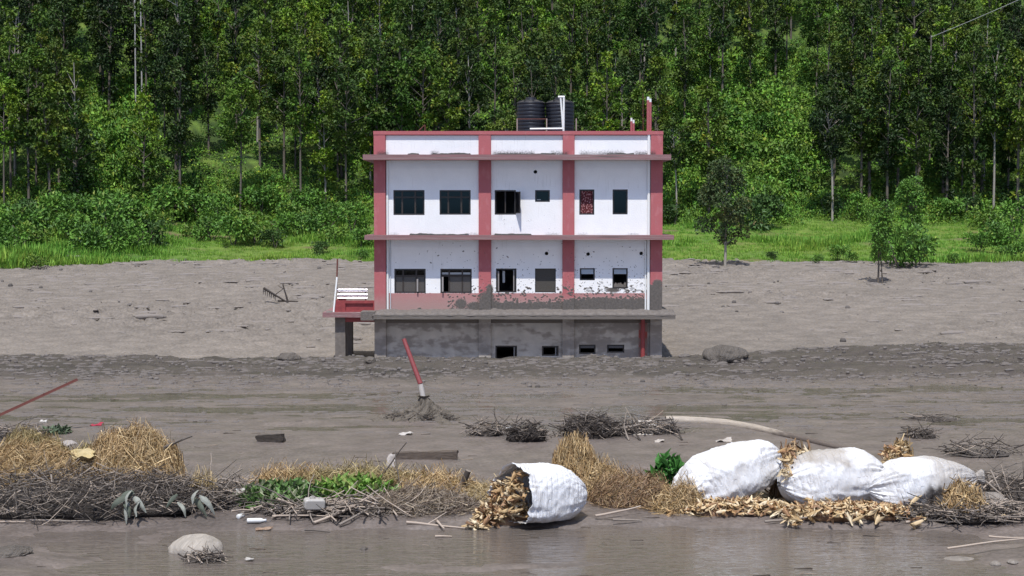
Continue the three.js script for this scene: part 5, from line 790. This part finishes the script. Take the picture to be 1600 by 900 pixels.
  { const a = G(-70, 682, 12), e = P(122, 594, -a[2] + 0.6), A = new THREE.Vector3(...a), B = new THREE.Vector3(...e), L = A.distanceTo(B), g = merge([box(0, L, -0.004, 0.004, -0.02, 0.02), box(0, L, 0.004, 0.028, -0.02, -0.013), box(L * 0.3, L * 0.31, 0.004, 0.022, -0.013, 0.02), box(L * 0.72, L * 0.727, 0.004, 0.034, -0.013, 0.014)]); const m = single('rusty_bar', g, M.rust, 'long rusty angle bar rising aslant from the river mud', 'metal bar', a); m.quaternion.setFromUnitVectors(new THREE.Vector3(1, 0, 0), B.sub(A).normalize()); }
  // plastic can and bottles
  M.can = std([0.38, 0.36, 0.33], 0.5);
  { const p = P(491, 787, 13.95), g = new THREE.ExtrudeGeometry((() => { const s = new THREE.Shape(), w = 0.08, h = 0.034, q = 0.018; s.moveTo(-w + q, -h); s.lineTo(w - q, -h); s.quadraticCurveTo(w, -h, w, -h + q); s.lineTo(w, h - q); s.quadraticCurveTo(w, h, w - q, h); s.lineTo(-w + q, h); s.quadraticCurveTo(-w, h, -w, h - q); s.lineTo(-w, -h + q); s.quadraticCurveTo(-w, -h, -w + q, -h); return s; })(), { depth: 0.06, bevelEnabled: true, bevelSize: 0.015, bevelThickness: 0.018, bevelSegments: 3 }); g.translate(0, 0, -0.03); const t = thing('plastic_can', 'small dirty white plastic can lying on the weeds', 'can', p); part('can_body', g, M.can, t); part('neck', cyl([0.075, 0.01, 0], [0.105, 0.014, 0], 0.022, 0.02, 14), M.twigDark, t); part('handle', new THREE.TorusGeometry(0.025, 0.006, 6, 14, Math.PI).translate(-0.02, 0.044, 0), M.can, t); t.rotation.set(0.15, 0.3, -0.1); }
  const bottle = (label, px, py, len, yaw) => { const p = G(px, py, 9); const t = thing('plastic_bottle', label, 'bottle', [p[0], p[1] + 0.02, p[2]], 'white bottles at the water edge'); part('bottle_body', new THREE.LatheGeometry([[0.001, 0], [0.02, 0], [0.022, 0.01], [0.022, len * 0.7], [0.012, len * 0.86], [0.011, len * 0.93]].map((v) => new THREE.Vector2(...v)), 16).rotateZ(-Math.PI / 2), std([0.66, 0.66, 0.64], 0.4), t); part('cap', cyl([len * 0.93, 0, 0], [len, 0, 0], 0.013, 0.013, 12), std([0.4, 0.42, 0.46], 0.4), t); t.rotation.y = yaw; };
  bottle('white plastic bottle lying at the water edge before the weeds', 386, 817, 0.17, 0.1); bottle('small pale bottle stuck in the mud next to the white bottle', 372, 811, 0.1, 1.2);
  // scraps: bent sheets
  const scrap = (label, px, py, w, h, c, seed, tilt = 0.2, d = null, cat = 'scrap', yaw = 0) => { const p = d ? P(px, py, d) : G(px, py, 9); const g = new THREE.BoxGeometry(w, 0.004, h, 12, 1, 10), q = g.attributes.position; for (let i = 0; i < q.count; i++) { const x = q.getX(i), z = q.getZ(i); q.setY(i, q.getY(i) + 0.25 * w * fbm(x / w * 1.6 + seed, z / h * 1.6, 3)); q.setX(i, x + w * 0.2 * n2(z / h * 3, seed)); q.setZ(i, z + h * 0.2 * n2(x / w * 3, seed + 5)); } g.computeVertexNormals(); const m = single('sheet_scrap', g, std(c, 0.6), label, cat, [p[0], p[1] + 0.015, p[2]]); m.rotation.set(tilt, yaw, 0.05); return m; };
  scrap('red cloth scrap lying in the shallow river', 150, 665, 0.15, 0.12, [0.3, 0.02, 0.045], 3, 0.1);
  scrap('white scrap in the river behind the olive straw', 68, 660, 0.09, 0.07, [0.45, 0.42, 0.39], 4, 0.3); scrap('white scrap on the twig line by the pale trunk', 1012, 664, 0.3, 0.12, [0.55, 0.5, 0.44], 5, 0.7);
  scrap('white plastic scrap beside the dark root clump', 797, 669, 0.11, 0.08, [0.5, 0.48, 0.45], 6, 0.3); scrap('white scrap below the muddy cloth', 634, 679, 0.16, 0.12, [0.42, 0.39, 0.36], 7, 0.1);
  scrap('pale cloth scrap below the branches by the pale trunk', 1005, 679, 0.25, 0.14, [0.48, 0.43, 0.37], 8, 0.5); scrap('small pale cloth scrap in the smooth mud before the branches', 1030, 690, 0.12, 0.12, [0.38, 0.34, 0.3], 9, 0.1); scrap('pale torn scrap in front of the pale trunk', 1130, 690, 0.2, 0.12, [0.38, 0.34, 0.3], 10, 0.15);
  scrap('pale yellow crumpled sheet lying on the straw', 128, 712, 0.24, 0.12, [0.42, 0.33, 0.16], 11, 0.5, 15.0, 'sheet'); scrap('white curved board behind the yellow sheet', 102, 695, 0.22, 0.12, [0.3, 0.27, 0.25], 12, 0.2, 15.6, 'board');
  scrap('small white scrap in the twig litter by the weeds', 375, 770, 0.08, 0.08, [0.36, 0.34, 0.31], 13, 0.5, 14.5); scrap('white corner of board standing by the dark timber beam', 611, 722, 0.08, 0.13, [0.36, 0.32, 0.29], 14, 1.2, 15.6, 'board');
  scrap('brown husk scrap floating at the water edge by the bottles', 412, 829, 0.13, 0.04, [0.26, 0.17, 0.11], 15, 0.05);
  scrap('white scrap lying in the shallow water by the pale boulder', 390, 876, 0.06, 0.05, [0.38, 0.36, 0.33], 16, 0.1);
  // limp, mud caked leaves
  M.limp = new THREE.MeshStandardMaterial({ color: lin(0.33, 0.35, 0.31), map: tiled(mudNoise, 0.2), roughness: 0.75, side: THREE.DoubleSide });
  const limp = (label, px, py, d, n, seed) => { const r = RNG(seed), b = P(px, py, d), t = thing('limp_leaves', label, 'leaves', b, 'limp leaves hanging on the twig pile'); for (let k = 0; k < n; k++) { const L = rr(r, 0.1, 0.2), W = rr(r, 0.04, 0.08), a = -Math.PI / 2 + rr(r, -1.0, 1.0), m = 7, pos = [], idx = []; for (let j = 0; j <= m; j++) { const e = j / m, w = W * Math.min(1, 0.35 + 2.2 * e) * (1 - 0.85 * Math.pow(e, 2.5)) * (1 + 0.25 * n2(j * 1.7 + k * 3, seed)), out = 0.10 * Math.sin(Math.min(e, 0.7) * 2.2), x = Math.cos(a) * L * e, y = Math.sin(a) * L * e * (0.5 + 0.5 * e); for (const s of [-1, 0, 1]) pos.push(x - Math.sin(a) * s * w / 2, y + Math.cos(a) * s * w / 2, out - (s ? 0.4 * w : 0)); if (j < m) for (let i = 0; i < 2; i++) { const q = j * 3 + i; idx.push(q, q + 1, q + 3, q + 1, q + 4, q + 3); } } const g = new THREE.BufferGeometry(); g.setAttribute('position', new THREE.Float32BufferAttribute(pos, 3)); g.setIndex(idx); g.computeVertexNormals(); planarUV(g); const o = part('leaf', g, k % 2 ? M.limpDark : M.limp, t); o.position.set(rr(r, -0.13, 0.13), rr(r, -0.02, 0.1), rr(r, 0, 0.05)); o.rotation.y = rr(r, -0.9, 0.9); } };
  M.limpDark = new THREE.MeshStandardMaterial({ color: lin(0.1, 0.12, 0.09), map: tiled(mudNoise, 0.2), roughness: 0.75, side: THREE.DoubleSide });
  limp('large limp grey green leaves drooping at the front of the twig pile', 218, 782, 13.85, 7, 381); limp('smaller bunch of limp grey green leaves beside the dry grass tuft', 290, 780, 14.0, 5, 382);
  // dead branch far out on the mud
  { const p = G(438, 474, 40), d = -p[2], k = d / F; const t = thing('dead_branch', 'bare dark branch stranded on the far mud by the house', 'branch', p); const gs = [], r = RNG(391); const L = (a, b, c, e, ra) => gs.push(cyl([a * k, b * k, 0], [c * k, e * k, rr(r, -0.2, 0.2)], ra, ra * 0.5, 6)); L(-26, 22, 14, -2, 0.07); L(-4, 2, 28, 1, 0.06); L(12, 0, 4, 28, 0.06); for (let i = 0; i < 7; i++) L(-26 + i * 3, 21 - i * 1.8, -26 + i * 3.2, 12 - i * 1.5, 0.03); L(-10, 10, 6, 22, 0.03); L(6, 20, -4, 26, 0.025); part('branch_wood', merge(gs), M.twigDark, t); }
}
// ---- clods and litter on the mud, beyond counting
{
  const r = RNG(401), cl = noisy(ico(1), 0.3, 2, 5); const mm = [], cc = [], m2 = [], c2 = [];
  for (let i = 0; i < 4500; i++) { const d = rr(r, 24.8, 29.3), x = rr(r, -1, 1) * (d * 0.34 + 2), cluster = n2(x * 0.7, d * 1.1); if (cluster < -0.1 || r() > sst(24.5, 26.5, d) + 0.15) continue; const s = 0.008 + 0.03 * Math.pow(r(), 4); mm.push(mtx(x, H(x, d) + s * 0.2, -d, r() * 6, s * 1.2, s)); const v = rr(r, 0.55, 1.05); cc.push(lin(v, v, v)); }
  for (let i = 0; i < 900; i++) { const d = 62 + 57 * r(), x = rr(r, -1, 1) * (d * 0.36 + 3), cluster = n2(x * 0.13 + 3, d * 0.14); if (cluster < 0.02 || r() > sst(62, 74, d)) continue; const s = 0.02 + 0.11 * Math.pow(r(), 6); m2.push(mtx(x, H(x, d) + s * 0.3, -d, r() * 6, s * 1.2, s * rr(r, 0.8, 1.4))); const v = rr(r, 0.5, 1.0); c2.push(lin(v, v, v)); }
  M.clod = new THREE.MeshStandardMaterial({ color: lin(0.15, 0.132, 0.12), roughness: 0.95 });
  stuff('mud_clods', cl, M.clod, mm, cc).userData.label = 'small clods and pebbles on the mud crest';
  stuff('plain_clods', cl, M.clod, m2, c2).userData.label = 'clods scattered over the far mud plain';
  const rgeo = noisy(ico(3), 0.4, 2.6, 12); const rm = [], rm2 = [], rm3 = [], q4 = new THREE.Quaternion();
  const long = (x, y, z, ry, sx, sy, sz) => new THREE.Matrix4().compose(new THREE.Vector3(x, y, z), q4.clone().setFromAxisAngle(new THREE.Vector3(0, 1, 0), ry), new THREE.Vector3(sx, sy, sz));
  for (let i = 0; i < 3600; i++) { const d = 63 + 56 * Math.pow(r(), 0.8), x = rr(r, -1, 1) * (d * 0.36 + 3), cl2 = n2(x * 0.07 + 3, d * 0.16); if (cl2 < -0.12 || r() > sst(62, 76, d) * (0.35 + 0.65 * sst(80, 118, d))) continue; const s = Math.pow(r(), 2.2); rm.push(long(x, H(x, d) - 0.02, -d, rr(r, -0.25, 0.25), 0.12 + 0.7 * s, 0.05 + 0.12 * s * r(), 0.1 + 0.12 * r())); }
  for (let i = 0; i < 6500; i++) { const d = rr(r, 23.8, 29.3), x = rr(r, -1, 1) * (d * 0.34 + 2); if (n2(x * 0.4, d * 1.6 + 9) < -0.15) continue; const s = Math.pow(r(), 2.5); rm2.push(long(x, H(x, d) - 0.006, -d, rr(r, -0.4, 0.4), 0.02 + 0.09 * s, 0.008 + 0.022 * s, 0.015 + 0.04 * r())); }
  for (let i = 0; i < 2600; i++) { const d = rr(r, 19.6, 25.5), x = rr(r, -1, 1) * (d * 0.34 + 2); if (n2(x * 0.25, d * 2.2 + 9) < 0.05) continue; const s = Math.pow(r(), 2.5); rm3.push(long(x, Math.max(H(x, d), 0) - 0.004, -d, rr(r, -0.2, 0.2), 0.04 + 0.25 * s, 0.006 + 0.014 * r(), 0.02 + 0.04 * r())); }
  stuff('mud_ridges', rgeo, M.ridgeFar || (M.ridgeFar = new THREE.MeshStandardMaterial({ color: lin(0.195, 0.17, 0.152), roughness: 0.9 })), rm).userData.label = 'broken ridges of drying mud on the far plain';
  stuff('crest_ridges', rgeo, M.ridgeNear || (M.ridgeNear = new THREE.MeshStandardMaterial({ color: lin(0.12, 0.104, 0.094), roughness: 0.85 })), rm2).userData.label = 'small wet ridges on the mud crest';
  stuff('river_ridges', rgeo, M.ridgeNear, rm3).userData.label = 'low mud streaks breaking the shallow river';
  const bit = stickGeo(RNG(5), 1, 0.035, 0.15, 1, 4), m3 = [], c3 = [];
  for (let i = 0; i < 900; i++) { const z = r(), d = z < 0.35 ? rr(r, 11.3, 14) : z < 0.6 ? rr(r, 16.5, 19.5) : rr(r, 19.5, 25.5), x = rr(r, -1, 1) * d * 0.34; if (n2(x * 0.6, d * 1.4) < 0.12) continue; const s = 0.03 + 0.13 * Math.pow(r(), 3); m3.push(mtx(x, Math.max(H(x, d), 0) + 0.004, -d, rr(r, -0.5, 0.5) + (r() < 0.5 ? Math.PI : 0), s)); const v = rr(r, 0.4, 1.3) * (r() < 0.12 ? 3 : 1); c3.push(lin(v, v * 0.92, v * 0.85)); }
  stuff('litter', bit, new THREE.MeshStandardMaterial({ color: lin(0.11, 0.095, 0.08), roughness: 0.9 }), m3, c3).userData.label = 'small bits of wood lying on the mud and in the water';
}
console.log('maize ears', earCount);
renderer.render(scene, camera);
